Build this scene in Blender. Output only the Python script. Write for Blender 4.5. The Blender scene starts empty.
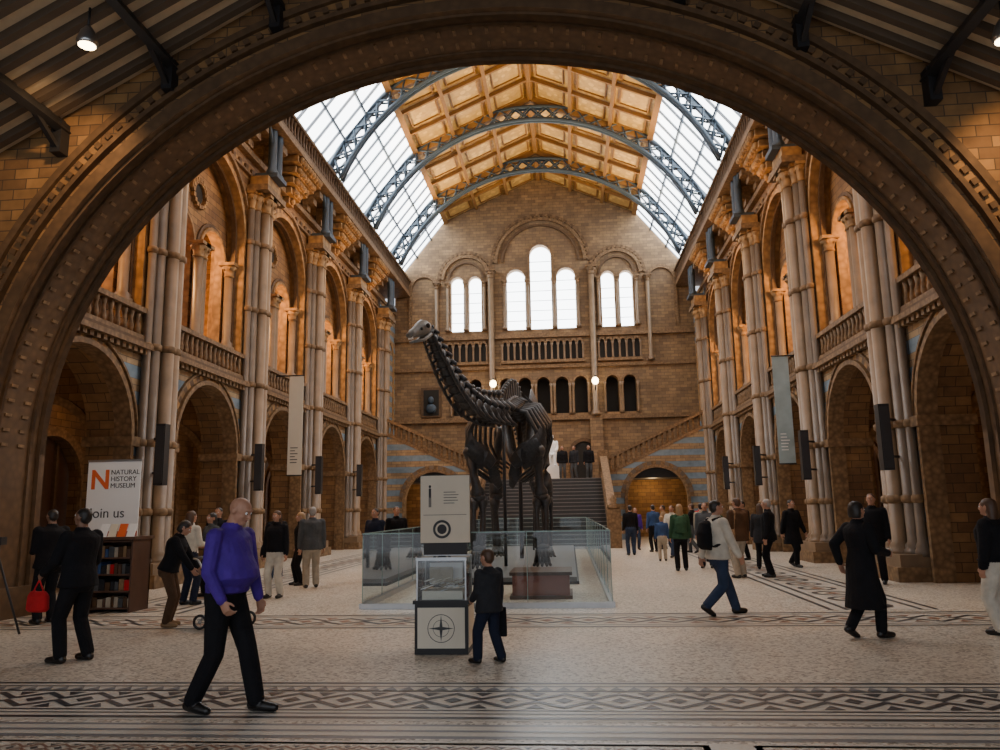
import bpy, math, random
from math import sin, cos, pi, sqrt, radians
from mathutils import Vector, Matrix
from mathutils.bvhtree import BVHTree
random.seed(7)
V = Vector
scene = bpy.context.scene
COL = scene.collection

# ------------------------------------------------------------------ materials
def new_mat(name):
    m = bpy.data.materials.new(name); m.use_nodes = True
    nt = m.node_tree
    return m, nt, nt.nodes["Principled BSDF"]

def nd(nt, t, **kw):
    n = nt.nodes.new(t)
    for k, v in kw.items():
        setattr(n, k, v)
    return n

def mth(nt, op, a, b=None):
    n = nt.nodes.new('ShaderNodeMath'); n.operation = op
    for i, x in enumerate((a, b)):
        if x is None: continue
        if isinstance(x, (int, float)): n.inputs[i].default_value = x
        else: nt.links.new(x, n.inputs[i])
    return n.outputs[0]

def mixc(nt, fac, a, b, mode='MIX'):
    n = nt.nodes.new('ShaderNodeMix'); n.data_type = 'RGBA'; n.blend_type = mode
    for i, x in ((0, fac), (6, a), (7, b)):
        if isinstance(x, (int, float)): n.inputs[i].default_value = x
        elif isinstance(x, tuple): n.inputs[i].default_value = (*x[:3], 1)
        else: nt.links.new(x, n.inputs[i])
    return n.outputs[2]

def bump(nt, bsdf, h, strength=.3, dist=.02):
    b = nt.nodes.new('ShaderNodeBump'); b.inputs['Strength'].default_value = strength
    b.inputs['Distance'].default_value = dist
    nt.links.new(h, b.inputs['Height']); nt.links.new(b.outputs[0], bsdf.inputs['Normal'])

def simple(name, col, rough=.7, metal=0, var=.15, scale=6, bmp=.15, dist=.01, emit=0):
    m, nt, b = new_mat(name)
    tc = nd(nt, 'ShaderNodeTexCoord'); no = nd(nt, 'ShaderNodeTexNoise')
    no.inputs['Scale'].default_value = scale; no.inputs['Detail'].default_value = 4
    nt.links.new(tc.outputs['Object'], no.inputs['Vector'])
    lo = tuple(c * (1 - var) for c in col); hi = tuple(min(1, c * (1 + var)) for c in col)
    c = mixc(nt, no.outputs[0], lo, hi)
    nt.links.new(c, b.inputs['Base Color'])
    b.inputs['Roughness'].default_value = rough; b.inputs['Metallic'].default_value = metal
    if bmp: bump(nt, b, no.outputs[0], bmp, dist)
    if emit:
        b.inputs['Emission Color'].default_value = (*col, 1); b.inputs['Emission Strength'].default_value = emit
    return m

def wall_vec(nt):
    geo = nd(nt, 'ShaderNodeNewGeometry'); tc = nd(nt, 'ShaderNodeTexCoord')
    sn = nd(nt, 'ShaderNodeSeparateXYZ'); sp = nd(nt, 'ShaderNodeSeparateXYZ')
    nt.links.new(geo.outputs['True Normal'], sn.inputs[0]); nt.links.new(tc.outputs['Object'], sp.inputs[0])
    g = mth(nt, 'GREATER_THAN', mth(nt, 'ABSOLUTE', sn.outputs[0]), .6)
    mx = nd(nt, 'ShaderNodeMix'); mx.data_type = 'FLOAT'
    nt.links.new(g, mx.inputs[0]); nt.links.new(sp.outputs[0], mx.inputs[2]); nt.links.new(sp.outputs[1], mx.inputs[3])
    cb = nd(nt, 'ShaderNodeCombineXYZ')
    nt.links.new(mx.outputs[0], cb.inputs[0]); nt.links.new(sp.outputs[2], cb.inputs[1])
    return tc, sp, cb.outputs[0]

def brick(name, c1, c2, mortar, w=.46, h=.2, stripe=None, rough=.75):
    m, nt, b = new_mat(name)
    tc, sp, vec = wall_vec(nt)
    br = nd(nt, 'ShaderNodeTexBrick'); nt.links.new(vec, br.inputs['Vector'])
    br.inputs['Scale'].default_value = 1; br.inputs['Brick Width'].default_value = w
    br.inputs['Row Height'].default_value = h; br.inputs['Mortar Size'].default_value = .009
    br.inputs['Color1'].default_value = (*c1, 1); br.inputs['Color2'].default_value = (*c2, 1)
    br.inputs['Mortar'].default_value = (*mortar, 1)
    no = nd(nt, 'ShaderNodeTexNoise'); no.inputs['Scale'].default_value = .9; no.inputs['Detail'].default_value = 8
    nt.links.new(tc.outputs['Object'], no.inputs['Vector'])
    n2 = nd(nt, 'ShaderNodeTexNoise'); n2.inputs['Scale'].default_value = 5; n2.inputs['Detail'].default_value = 5
    nt.links.new(tc.outputs['Object'], n2.inputs['Vector'])
    col = br.outputs['Color']
    if stripe:
        f = mth(nt, 'FRACT', mth(nt, 'DIVIDE', sp.outputs[2], .6))
        g = mth(nt, 'LESS_THAN', f, .5)
        s2 = mixc(nt, .92, br.outputs['Color'], stripe)
        col = mixc(nt, g, col, s2)
    dk = mixc(nt, no.outputs[0], (.45, .43, .41), (1.4, 1.4, 1.4))
    col = mixc(nt, 1.0, col, dk, 'MULTIPLY')
    d2 = mixc(nt, n2.outputs[0], (.6, .6, .6), (1.3, 1.3, 1.3))
    col = mixc(nt, 1.0, col, d2, 'MULTIPLY')
    nt.links.new(col, b.inputs['Base Color']); b.inputs['Roughness'].default_value = rough
    bump(nt, b, br.outputs['Fac'], -.4, .02)
    return m

def carved(name, col, scale=9, rough=.7, bs=.8):
    m, nt, b = new_mat(name)
    tc = nd(nt, 'ShaderNodeTexCoord'); vo = nd(nt, 'ShaderNodeTexVoronoi'); no = nd(nt, 'ShaderNodeTexNoise')
    vo.inputs['Scale'].default_value = scale; no.inputs['Scale'].default_value = 2.5
    nt.links.new(tc.outputs['Object'], vo.inputs['Vector']); nt.links.new(tc.outputs['Object'], no.inputs['Vector'])
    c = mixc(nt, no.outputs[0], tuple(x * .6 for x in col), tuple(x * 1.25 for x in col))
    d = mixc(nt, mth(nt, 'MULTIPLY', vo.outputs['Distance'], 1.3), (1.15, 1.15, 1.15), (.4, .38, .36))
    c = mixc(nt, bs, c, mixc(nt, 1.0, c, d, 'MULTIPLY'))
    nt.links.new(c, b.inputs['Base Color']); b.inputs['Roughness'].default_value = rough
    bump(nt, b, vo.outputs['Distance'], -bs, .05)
    return m

def emis(name, col, s):
    m, nt, b = new_mat(name)
    b.inputs['Base Color'].default_value = (*col, 1)
    b.inputs['Emission Color'].default_value = (*col, 1); b.inputs['Emission Strength'].default_value = s
    return m

def glassmat(name, tint, fac=.12):
    m, nt, b = new_mat(name)
    nt.nodes.remove(b)
    out = nt.nodes['Material Output']
    tr = nd(nt, 'ShaderNodeBsdfTransparent'); tr.inputs[0].default_value = (*tint, 1)
    gl = nd(nt, 'ShaderNodeBsdfGlossy'); gl.inputs['Roughness'].default_value = .03
    fr = nd(nt, 'ShaderNodeFresnel'); fr.inputs[0].default_value = 1.45
    mx = nd(nt, 'ShaderNodeMixShader')
    nt.links.new(mth(nt, 'ADD', fr.outputs[0], fac * .3), mx.inputs[0])
    nt.links.new(tr.outputs[0], mx.inputs[1]); nt.links.new(gl.outputs[0], mx.inputs[2])
    nt.links.new(mx.outputs[0], out.inputs[0])
    return m

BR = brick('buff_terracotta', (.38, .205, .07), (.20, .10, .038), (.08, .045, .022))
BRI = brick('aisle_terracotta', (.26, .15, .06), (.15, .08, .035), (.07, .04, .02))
BRF = brick('brown_terracotta', (.34, .185, .065), (.17, .09, .036), (.08, .05, .027), .42, .18)
BRW = brick('back_terracotta', (.32, .205, .10), (.19, .12, .065), (.10, .07, .045), .42, .18)
BAND = brick('banded_terracotta', (.40, .28, .15), (.30, .20, .11), (.14, .11, .08), .5, .15, stripe=(.17, .26, .34))
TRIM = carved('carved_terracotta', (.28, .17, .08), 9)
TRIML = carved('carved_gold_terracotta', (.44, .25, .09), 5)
SHAFT = simple('shaft_terracotta', (.215, .145, .085), .45, var=.5, scale=2.2, bmp=.2)
SHAFTB = simple('shaft_dark_terracotta', (.14, .105, .075), .42, var=.5, scale=2.2)
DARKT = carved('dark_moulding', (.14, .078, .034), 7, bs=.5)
IRON = simple('blue_iron', (.05, .075, .105), .45, .2)
BLACK = simple('black_iron', (.015, .015, .017), .5)
TIMB = simple('roof_timber', (.22, .11, .03), .6, var=.25)
VOIDSHADE = simple('painted_recess_shade', (.02, .018, .015), .9)  # near-black colour stands in for the shade inside openings and sockets
SKYG = emis('skylight_daylight_glow', (.93, .97, 1.0), 8.5)  # skylight panes emit, standing in for daylight coming through glass
WING = emis('window_daylight_glow', (.90, .96, 1.0), 9)  # glow given to the window panes in place of daylight outside
FRAME = simple('window_frame', (.10, .11, .13), .5)
GLASS = glassmat('barrier_glass', (.76, .86, .86))
CLEAR = glassmat('case_glass', (.95, .97, .97), .05)
STEEL = simple('steel', (.45, .46, .47), .3, .9)
BONE = simple('cast_bone_dark', (.026, .027, .029), .5, var=.7, scale=14, bmp=.5, dist=.02)
BONEL = simple('cast_bone_grey', (.15, .145, .13), .5, var=.4, scale=14, bmp=.5)
MARBLE = simple('white_marble', (.88, .88, .86), .4, var=.05)
CREAM = simple('cream_board', (.70, .64, .52), .6, var=.04)
WHITE = simple('white_print', (.85, .86, .86), .5, var=.02)
ORANGE = simple('orange_print', (.75, .13, .03), .5, var=.03)
REDP = simple('red_print', (.45, .10, .06), .5, var=.7, scale=5)
INK = simple('ink', (.03, .03, .035), .6)
WOOD = simple('dark_wood', (.08, .038, .022), .45, var=.4, scale=4)
MAROON = simple('maroon_plinth', (.22, .07, .05), .4)
STONE = simple('stair_stone', (.045, .045, .048), .5, var=.2)
STONEL = simple('stair_edge', (.20, .20, .19), .5)
TEAL = simple('blue_grey_print', (.36, .46, .48), .6, var=.6, scale=1.5)

m, nt, b = new_mat('gilded_ceiling_panel'); GOLDP = m
tc = nd(nt, 'ShaderNodeTexCoord'); vo = nd(nt, 'ShaderNodeTexVoronoi'); vo.inputs['Scale'].default_value = 2.6
no = nd(nt, 'ShaderNodeTexNoise'); no.inputs['Scale'].default_value = 5
nt.links.new(tc.outputs['Object'], vo.inputs['Vector']); nt.links.new(tc.outputs['Object'], no.inputs['Vector'])
c = mixc(nt, mth(nt, 'GREATER_THAN', vo.outputs['Distance'], .36), (.70, .46, .14), (.36, .20, .05))
c = mixc(nt, no.outputs[0], c, (.62, .42, .15)); nt.links.new(c, b.inputs['Base Color']); b.inputs['Roughness'].default_value = .55

m, nt, b = new_mat('terrazzo'); TERR = m
tc = nd(nt, 'ShaderNodeTexCoord'); vo = nd(nt, 'ShaderNodeTexVoronoi'); vo.inputs['Scale'].default_value = 34
nt.links.new(tc.outputs['Object'], vo.inputs['Vector'])
no = nd(nt, 'ShaderNodeTexNoise'); no.inputs['Scale'].default_value = .5; no.inputs['Detail'].default_value = 5
nt.links.new(tc.outputs['Object'], no.inputs['Vector'])
cr = nd(nt, 'ShaderNodeValToRGB'); e = cr.color_ramp.elements
e[0].color = (.26, .21, .16, 1); e[1].color = (.76, .70, .60, 1); e[0].position = .05; e[1].position = .9
x = cr.color_ramp.elements.new(.35); x.color = (.59, .53, .44, 1)
sc = nd(nt, 'ShaderNodeSeparateColor'); nt.links.new(vo.outputs['Color'], sc.inputs[0]); nt.links.new(sc.outputs[0], cr.inputs[0])
c = mixc(nt, no.outputs[0], (.80, .80, .80), (1.12, 1.11, 1.1)); c = mixc(nt, 1.0, cr.outputs[0], c, 'MULTIPLY')
nt.links.new(c, b.inputs['Base Color']); b.inputs['Roughness'].default_value = .3
MOSL = simple('mosaic_pale', (.62, .57, .49), .3, var=.2, scale=30, bmp=0)
MOSD = simple('mosaic_dark', (.05, .05, .055), .3, var=.4, scale=30, bmp=0)
MOSG = simple('mosaic_grey', (.20, .20, .21), .3, var=.3, scale=30, bmp=0)
MOSR = simple('mosaic_red', (.26, .13, .08), .3, var=.3, scale=30, bmp=0)
CEILT = simple('ceiling_tan', (.66, .52, .34), .7, var=.2)
CEILB = simple('ceiling_batten', (.10, .07, .045), .7)

# ------------------------------------------------------------------ mesh builder
class MB:
    def __init__(s): s.v = []; s.f = []; s.mi = []; s.sm = []; s.mats = []
    def mat(s, m):
        if m not in s.mats: s.mats.append(m)
        return s.mats.index(m)
    def add(s, vs, fs, m, smooth=False):
        o = len(s.v); s.v += [tuple(p) for p in vs]; k = s.mat(m)
        for f in fs:
            s.f.append([i + o for i in f]); s.mi.append(k); s.sm.append(smooth)
    def quad(s, a, b, c, d, m): s.add([a, b, c, d], [(0, 1, 2, 3)], m)
    def poly(s, pts, m): s.add(pts, [tuple(range(len(pts)))], m)
    def hexa(s, p, m):
        s.add(p, [(0, 3, 2, 1), (4, 5, 6, 7), (0, 1, 5, 4), (1, 2, 6, 5), (2, 3, 7, 6), (3, 0, 4, 7)], m)
    def box(s, x0, x1, y0, y1, z0, z1, m):
        s.hexa([(x0, y0, z0), (x1, y0, z0), (x1, y1, z0), (x0, y1, z0), (x0, y0, z1), (x1, y0, z1), (x1, y1, z1), (x0, y1, z1)], m)
    def beam(s, p0, p1, w, h, m, up=(0, 0, 1)):
        p0 = V(p0); p1 = V(p1); d = (p1 - p0).normalized(); up = V(up)
        sd = d.cross(up)
        if sd.length < 1e-4: sd = d.cross(V((0, 1, 0)))
        sd.normalize(); u = sd.cross(d); a = sd * w / 2; b_ = u * h / 2
        s.hexa([p0 - a - b_, p0 + a - b_, p0 + a + b_, p0 - a + b_, p1 - a - b_, p1 + a - b_, p1 + a + b_, p1 - a + b_], m)
    def tube(s, path, rad, m, n=8, smooth=True):
        path = [V(p) for p in path]; k = len(path)
        if not isinstance(rad, (list, tuple)): rad = [rad] * k
        vs = []; fs = []; ref = V((0, 0, 1))
        for i, p in enumerate(path):
            d = (path[min(i + 1, k - 1)] - path[max(i - 1, 0)]).normalized()
            a = d.cross(ref)
            if a.length < .1: a = d.cross(V((0, 1, 0)))
            a.normalize(); b_ = d.cross(a)
            for j in range(n):
                t = 2 * pi * j / n; vs.append(p + (a * cos(t) + b_ * sin(t)) * rad[i])
        for i in range(k - 1):
            for j in range(n):
                fs.append((i * n + j, i * n + (j + 1) % n, (i + 1) * n + (j + 1) % n, (i + 1) * n + j))
        fs.append(tuple(range(n))[::-1]); fs.append(tuple(range((k - 1) * n, k * n)))
        s.add(vs, fs, m, smooth)
    def lathe(s, c, prof, m, n=12, smooth=True):
        vs = []; fs = []
        for r, z in prof:
            for j in range(n):
                t = 2 * pi * (j + .5) / n; vs.append((c[0] + r * cos(t), c[1] + r * sin(t), c[2] + z))
        for i in range(len(prof) - 1):
            for j in range(n):
                fs.append((i * n + j, i * n + (j + 1) % n, (i + 1) * n + (j + 1) % n, (i + 1) * n + j))
        fs.append(tuple(range(n))[::-1]); fs.append(tuple(range((len(prof) - 1) * n, len(prof) * n)))
        s.add(vs, fs, m, smooth)
    def ell(s, c, r, m, R=None, nu=12, nv=8):
        c = V(c); vs = []; fs = []
        for i in range(nv + 1):
            ph = pi * i / nv
            for j in range(nu):
                t = 2 * pi * j / nu; p = V((r[0] * sin(ph) * cos(t), r[1] * sin(ph) * sin(t), r[2] * cos(ph)))
                if R: p = R @ p
                vs.append(c + p)
        for i in range(nv):
            for j in range(nu):
                fs.append((i * nu + j, (i + 1) * nu + j, (i + 1) * nu + (j + 1) % nu, i * nu + (j + 1) % nu))
        s.add(vs, fs, m, True)
    def done(s, name, parent=None):
        me = bpy.data.meshes.new(name); me.from_pydata(s.v, [], s.f)
        for m in s.mats: me.materials.append(m)
        me.polygons.foreach_set('material_index', s.mi); me.polygons.foreach_set('use_smooth', s.sm)
        me.update(); o = bpy.data.objects.new(name, me); COL.objects.link(o)
        if parent: o.parent = parent
        return o

def empty(name, loc=(0, 0, 0)):
    o = bpy.data.objects.new(name, None); o.location = loc; COL.objects.link(o); return o

def text(body, size, loc, rot, m, parent, name='lettering', align='LEFT'):
    c = bpy.data.curves.new(name, 'FONT'); c.body = body; c.size = size; c.extrude = .003; c.align_x = align
    c.materials.append(m)
    o = bpy.data.objects.new(name, c); o.location = loc; o.rotation_euler = rot; COL.objects.link(o); o.parent = parent
    return o

# ------------------------------------------------------------------ arch helpers
def arch_panel(mb, P, s0, s1, z0, zt, cs, a, rise, zs, zb, t0, t1, m, mi=None, n=18):
    f = zt if callable(zt) else (lambda s: zt)
    mi = mi or m
    pts = [(cs - a * cos(pi * i / n), zs + rise * sin(pi * i / n)) for i in range(n + 1)]
    for t in (t0, t1):
        for (a0, a1) in ((s0, cs - a), (cs + a, s1)):
            if a1 - a0 > 1e-3: mb.quad(P(a0, z0, t), P(a1, z0, t), P(a1, f(a1), t), P(a0, f(a0), t), m)
        if zb > z0 + 1e-3: mb.quad(P(cs - a, z0, t), P(cs + a, z0, t), P(cs + a, zb, t), P(cs - a, zb, t), m)
        for (p, q) in zip(pts, pts[1:]):
            mb.quad(P(p[0], p[1], t), P(q[0], q[1], t), P(q[0], f(q[0]), t), P(p[0], f(p[0]), t), m)
    path = [(cs - a, zb)] + pts + [(cs + a, zb)]
    for p, q in zip(path, path[1:]):
        mb.quad(P(p[0], p[1], t0), P(q[0], q[1], t0), P(q[0], q[1], t1), P(p[0], p[1], t1), mi)
    if zb > z0: mb.quad(P(cs - a, zb, t0), P(cs + a, zb, t0), P(cs + a, zb, t1), P(cs - a, zb, t1), mi)

def ring(mb, P, cs, zs, a0, r0, a1, r1, t0, t1, m, n=20, zb=None, m2=None):
    A = [(cs - a0 * cos(pi * i / n), zs + r0 * sin(pi * i / n)) for i in range(n + 1)]
    B = [(cs - a1 * cos(pi * i / n), zs + r1 * sin(pi * i / n)) for i in range(n + 1)]
    if zb is not None:
        A = [(A[0][0], zb)] + A + [(A[-1][0], zb)]; B = [(B[0][0], zb)] + B + [(B[-1][0], zb)]
    for i in range(len(A) - 1):
        p, q, u, w = A[i], A[i + 1], B[i + 1], B[i]
        mm = m2 if (m2 and i % 2) else m
        mb.quad(P(*p, t0), P(*q, t0), P(*u, t0), P(*w, t0), mm)
        mb.quad(P(*p, t0), P(*q, t0), P(*q, t1), P(*p, t1), mm)
        mb.quad(P(*w, t0), P(*u, t0), P(*u, t1), P(*w, t1), mm)

def dentils(mb, P, cs, zs, a, r, size, t0, t1, m, n):
    for i in range(n):
        th = pi * (i + .5) / n; s = cs - a * cos(th); z = zs + r * sin(th)
        tx, tz = sin(th), cos(th); nx, nz = -cos(th), sin(th); h = size / 2
        pts = []
        for t in (t0, t1):
            for (u, w) in ((-h, -h), (h, -h), (h, h), (-h, h)):
                pts.append(P(s + tx * u + nx * w, z + tz * u + nz * w, t))
        mb.hexa(pts, m)

def pbox(mb, P, s0, s1, z0, z1, t0, t1, m):
    mb.hexa([P(s0, z0, t0), P(s1, z0, t0), P(s1, z0, t1), P(s0, z0, t1), P(s0, z1, t0), P(s1, z1, t0), P(s1, z1, t1), P(s0, z1, t1)], m)

def column(mb, x, y, z0, z1, r, m, mc, cap=.45, n=12):
    mb.lathe((x, y, 0), [(r * 1.7, z0), (r * 1.7, z0 + .12), (r * 1.35, z0 + .16), (r * 1.45, z0 + .22), (r, z0 + .3),
                         (r, z1 - cap)], m, n)
    mb.lathe((x, y, 0), [(r * 1.2, z1 - cap), (r * 1.2, z1 - cap + .05), (r * 1.02, z1 - cap + .06), (r * 1.25, z1 - cap * .55), (r * 1.75, z1 - .12), (r * 1.6, z1 - .1)], mc, n)
    for k in range(6):
        a = pi * k / 3; mb.ell((x + r * 1.35 * cos(a), y + r * 1.35 * sin(a), z1 - cap * .4), (r * .4, r * .4, r * .5), mc, nu=6, nv=5)
    mb.box(x - r * 1.8, x + r * 1.8, y - r * 1.8, y + r * 1.8, z1 - .1, z1, mc)

def balustrade(mb, P, s0, s1, z0, z1, t, m, sp=.26, th=.2):
    pbox(mb, P, s0, s1, z0, z0 + .1, t - th / 2, t + th / 2, m)
    pbox(mb, P, s0, s1, z1 - .12, z1, t - th / 2 - .03, t + th / 2 + .03, m)
    n = max(1, int((s1 - s0) / sp)); d = (s1 - s0) / n
    for i in range(n):
        c = P(s0 + d * (i + .5), 0, t); h = z1 - z0
        mb.lathe(c, [(.055, z0 + .1), (.075, z0 + .1 + h * .15), (.045, z0 + h * .55), (.08, z1 - .12)], m, 6)

W = 8.75; WR = 8.3; YB = 44.5; YF = 11.5; YA = 13.0
PIERS = [18, 23.7, 29.4, 35.1, 40.8]
BAYC = [15.15, 20.85, 26.55, 32.25, 37.95]
def roofz(x):
    x = abs(x)
    return 21.4 - x * 2.5 / 5.7 if x < 5.7 else max(15.6, 18.9 - (x - 5.7) * 3.3 / (WR - 5.7))

# ------------------------------------------------------------------ side walls
for side, nm in ((-1, 'left'), (1, 'right')):
    P = (lambda sd: (lambda s, z, t: (sd * (W + t), s, z)))(side)
    mb = MB(); tr = MB(); ga = MB()
    edges = [12.9] + PIERS
    for i, c in enumerate(BAYC):
        s0, s1 = edges[i], edges[i + 1]
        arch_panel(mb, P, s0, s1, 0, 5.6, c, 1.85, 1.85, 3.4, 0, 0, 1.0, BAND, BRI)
        ring(tr, P, c, 3.4, 1.80, 1.80, 1.92, 1.92, -.12, .3, TRIM, zb=0)
        ring(tr, P, c, 3.4, 1.92, 1.92, 2.06, 2.06, -.04, .05, DARKT, 32, m2=TRIML)
        ring(tr, P, c, 3.4, 2.1, 2.1, 2.16, 2.16, -.08, .05, TRIM)
        for e_ in (-1, 1):
            pbox(tr, P, c + e_ * 1.95 - .2, c + e_ * 1.95 + .2, 3.2, 3.42, -.16, 1.05, TRIM)
        pbox(tr, P, s0, s1, 5.5, 5.62, -.26, .1, TRIM)
        n_ = int((s1 - s0) / .24)
        for k in range(n_): pbox(tr, P, s0 + k * .24, s0 + k * .24 + .13, 5.38, 5.5, -.18, .02, TRIM)
        pbox(tr, P, s0, s1, 5.62, 5.74, -.12, 1.0, DARKT)
        balustrade(tr, P, s0 + .5, s1 - .5, 5.74, 6.5, .0, TRIM, .27)
        # tall first-floor arch
        arch_panel(mb, P, s0, s1, 5.6, 13.2, c, 2.1, 2.1, 10.2, 5.74, .1, 1.0, BR, TRIML)
        ring(tr, P, c, 10.2, 1.95, 1.95, 2.1, 2.1, .25, .4, DARKT, 24, zb=5.75)
        ring(tr, P, c, 10.2, 2.05, 2.05, 2.2, 2.2, .0, .3, TRIML, 24, zb=5.75)
        ring(tr, P, c, 10.2, 2.2, 2.2, 2.36, 2.36, .05, .15, DARKT, 40, m2=TRIML)
        ring(tr, P, c, 10.2, 2.38, 2.38, 2.5, 2.5, -.04, .15, TRIM, 24)
        # diaper frieze above the arch
        for k in range(n_): 
            pbox(tr, P, s0 + k * .24 + .02, s0 + k * .24 + .2, 12.62, 12.8, .02 + .05 * (k % 2), .12, TRIML if k % 2 else DARKT)
        pbox(tr, P, s0, s1, 12.52, 12.6, -.02, .12, TRIM)
        # twin inner arches
        for e_ in (-1, 1):
            a0, a1 = (c - 2.1, c) if e_ < 0 else (c, c + 2.1)
            arch_panel(mb, P, a0, a1, 5.72, 12.35, c + e_ * 1.02, .8, .8, 9.35, 5.72, .6, .85, BR, TRIML)
            ring(tr, P, c + e_ * 1.02, 9.35, .78, .78, .88, .88, .50, .62, TRIML, 14)
            ring(tr, P, c + e_ * 1.02, 9.35, .9, .9, 1.0, 1.0, .55, .62, DARKT, 14)
        ring(tr, P, c, 10.95, .3, .3, .5, .5, .5, .62, TRIML, 12)
        A = [(c + .3 * cos(2 * pi * k / 16), 10.95 + .3 * sin(2 * pi * k / 16)) for k in range(16)]
        tr.poly([P(p[0], p[1], .58) for p in A], VOIDSHADE)
        for k in range(16):
            th = 2 * pi * k / 16; pbox(tr, P, c + .4 * cos(th) - .06, c + .4 * cos(th) + .06, 10.95 + .4 * sin(th) - .06, 10.95 + .4 * sin(th) + .06, .48, .6, TRIML)
        for ds in (-1.95, -.12, .12, 1.95):
            q = P(c + ds, 0, .42); column(tr, q[0], q[1], 6.6 if abs(ds) > 1 else 5.75, 9.4, .14, SHAFT, TRIML)
        pbox(tr, P, c - 2.1, c - 1.7, 5.72, 6.6, .2, .7, BR); pbox(tr, P, c + 1.7, c + 2.1, 5.72, 6.6, .2, .7, BR)
        balustrade(tr, P, c - 1.7, c + 1.7, 5.8, 6.7, .72, TRIM, .25, .15)
        # corbel cluster under the top balcony
        for k in range(5):
            hw = .25 + .26 * k; pbox(tr, P, c - hw, c + hw, 12.85 + k * .28, 13.08 + k * .28, -.12 - .17 * k, .1, TRIML)
            for j in range(-k, k + 1):
                q = P(c + j * .26, 12.98 + k * .28, -.16 - .17 * k); tr.ell(q, (.125, .125, .125), TRIML, nu=8, nv=6)
        for ds in (-2.0, 2.0):
            for k in range(3):
                pbox(tr, P, c + ds - .2, c + ds + .2, 13.4 + .25 * k, 13.65 + .25 * k, -.1 - .25 * k, .1, TRIM)
        # gallery outer wall with window
        arch_panel(ga, P, s0, s1, 5.3, 13.2, c, .75, .75, 9.2, 7.2, 4.5, 4.8, BR)
        ring(ga, P, c, 9.2, .75, .75, 1.0, 1.0, 4.4, 4.5, TRIML, zb=7.2)
        pbox(ga, P, c - .78, c + .78, 7.15, 10, 4.72, 4.76, WING)
        for k in (-.4, 0, .4): pbox(ga, P, c + k - .03, c + k + .03, 7.2, 10, 4.66, 4.72, FRAME)
        for k in range(6): pbox(ga, P, c - .75, c + .75, 7.6 + k * .45, 7.64 + k * .45, 4.66, 4.72, FRAME)
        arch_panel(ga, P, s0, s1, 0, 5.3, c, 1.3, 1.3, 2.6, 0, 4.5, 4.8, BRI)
        ring(ga, P, c, 2.6, 1.3, 1.3, 1.55, 1.55, 4.4, 4.5, TRIM, zb=0)
        pbox(ga, P, c - 1.4, c + 1.4, 0, 4.2, 4.85, 4.9, WOOD)
        for k in (-.65, 0, .65): pbox(ga, P, c + k - .05, c + k + .05, 0, 3.9, 4.75, 4.86, DARKT)
    for t in (0, 1.0):
        mb.quad(P(40.8, 0, t), P(YB, 0, t), P(YB, 13.2, t), P(40.8, 13.2, t), BAND if t == 0 else BR)
    ring(tr, P, 42.9, 10.2, 1.0, 1.0, 1.25, 1.25, -.05, .05, TRIML, zb=6.5)
    pbox(tr, P, 41.4, YB, 5.5, 5.75, -.2, .1, TRIM)
    # upper balcony
    pbox(mb, P, 12.9, YB, 13.2, 15.6, .6, .9, BR)
    pbox(tr, P, 12.9, YB, 14.2, 14.4, -.95, .62, TRIM)
    pbox(tr, P, 12.9, YB, 13.1, 13.3, -.1, .65, TRIM)
    balustrade(tr, P, 13.1, YB, 14.4, 15.25, -.84, DARKT, .3)
    pbox(tr, P, 12.9, YB, 15.5, 15.75, -.5, .9, IRON)
    pbox(ga, P, 12.9, YB, 5.3, 5.5, 1.0, 4.5, BRI)
    pbox(ga, P, 12.9, YB, 13.2, 13.4, .9, 4.8, BR)
    pbox(ga, P, 40.8, YB, 0, 13.2, 4.5, 4.8, BR)
    for y in PIERS:
        Q = (lambda sd, yy: (lambda s, z, t: (sd * s, yy + t, z)))(side, y)
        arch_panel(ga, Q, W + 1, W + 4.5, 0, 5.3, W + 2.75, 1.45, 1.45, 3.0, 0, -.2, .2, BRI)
        ring(ga, Q, W + 2.75, 3.0, 1.4, 1.4, 1.6, 1.6, -.26, .26, TRIM, zb=0)
        arch_panel(ga, Q, W + 1, W + 4.5, 5.5, 13.2, W + 2.75, 1.45, 1.45, 10.0, 5.5, -.2, .2, BR)
        ring(ga, Q, W + 2.75, 10.0, 1.4, 1.4, 1.6, 1.6, -.26, .26, TRIML, zb=5.5)
    mb.done('wall_' + nm); tr.done('trim_arcade_' + nm); ga.done('wall_gallery_' + nm)
    # clustered piers
    ZP = 11.9
    for y in PIERS:
        pm = MB()
        pbox(pm, P, y - .62, y + .62, .5, ZP - .1, -.12, .0, BAND)
        pbox(pm, P, y - .85, y + .85, 0, .3, -.75, .0, TRIM)
        pbox(pm, P, y - .78, y + .78, .3, .55, -.66, .0, SHAFT)
        for ds, t, r in ((-.12, -.36, .16), (.15, -.36, .16), (-.42, -.2, .13), (.42, -.2, .13), (-.64, -.12, .10), (.64, -.12, .10)):
            q = P(y + ds, 0, t)
            column(pm, q[0], q[1], .5, ZP, r, SHAFT if abs(ds) < .2 else SHAFTB, TRIML, .6)
            for zz in (1.7, 3.3, 5.6, 8.0, 10.2):
                pm.lathe((q[0], q[1], 0), [(r, zz - .09), (r * 1.3, zz - .05), (r * 1.3, zz + .05), (r, zz + .09)], TRIM, 12)
        pbox(pm, P, y - .8, y + .8, ZP, ZP + .2, -.7, .0, TRIM)
        pbox(pm, P, y - .55, y + .55, ZP + .2, ZP + .6, -.6, .0, TRIML)
        pm.done('clustered_pier')
        im = MB()
        for ds in (-.25, .25):
            q = P(y + ds, 0, -.6); im.lathe((q[0], q[1], 0), [(.2, 12.6), (.2, 12.75), (.14, 12.85), (.14, 15.0), (.2, 15.2), (.2, 15.4)], IRON, 10)
        pbox(im, P, y - .42, y + .42, 12.5, 12.65, -.85, -.1, IRON)
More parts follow.
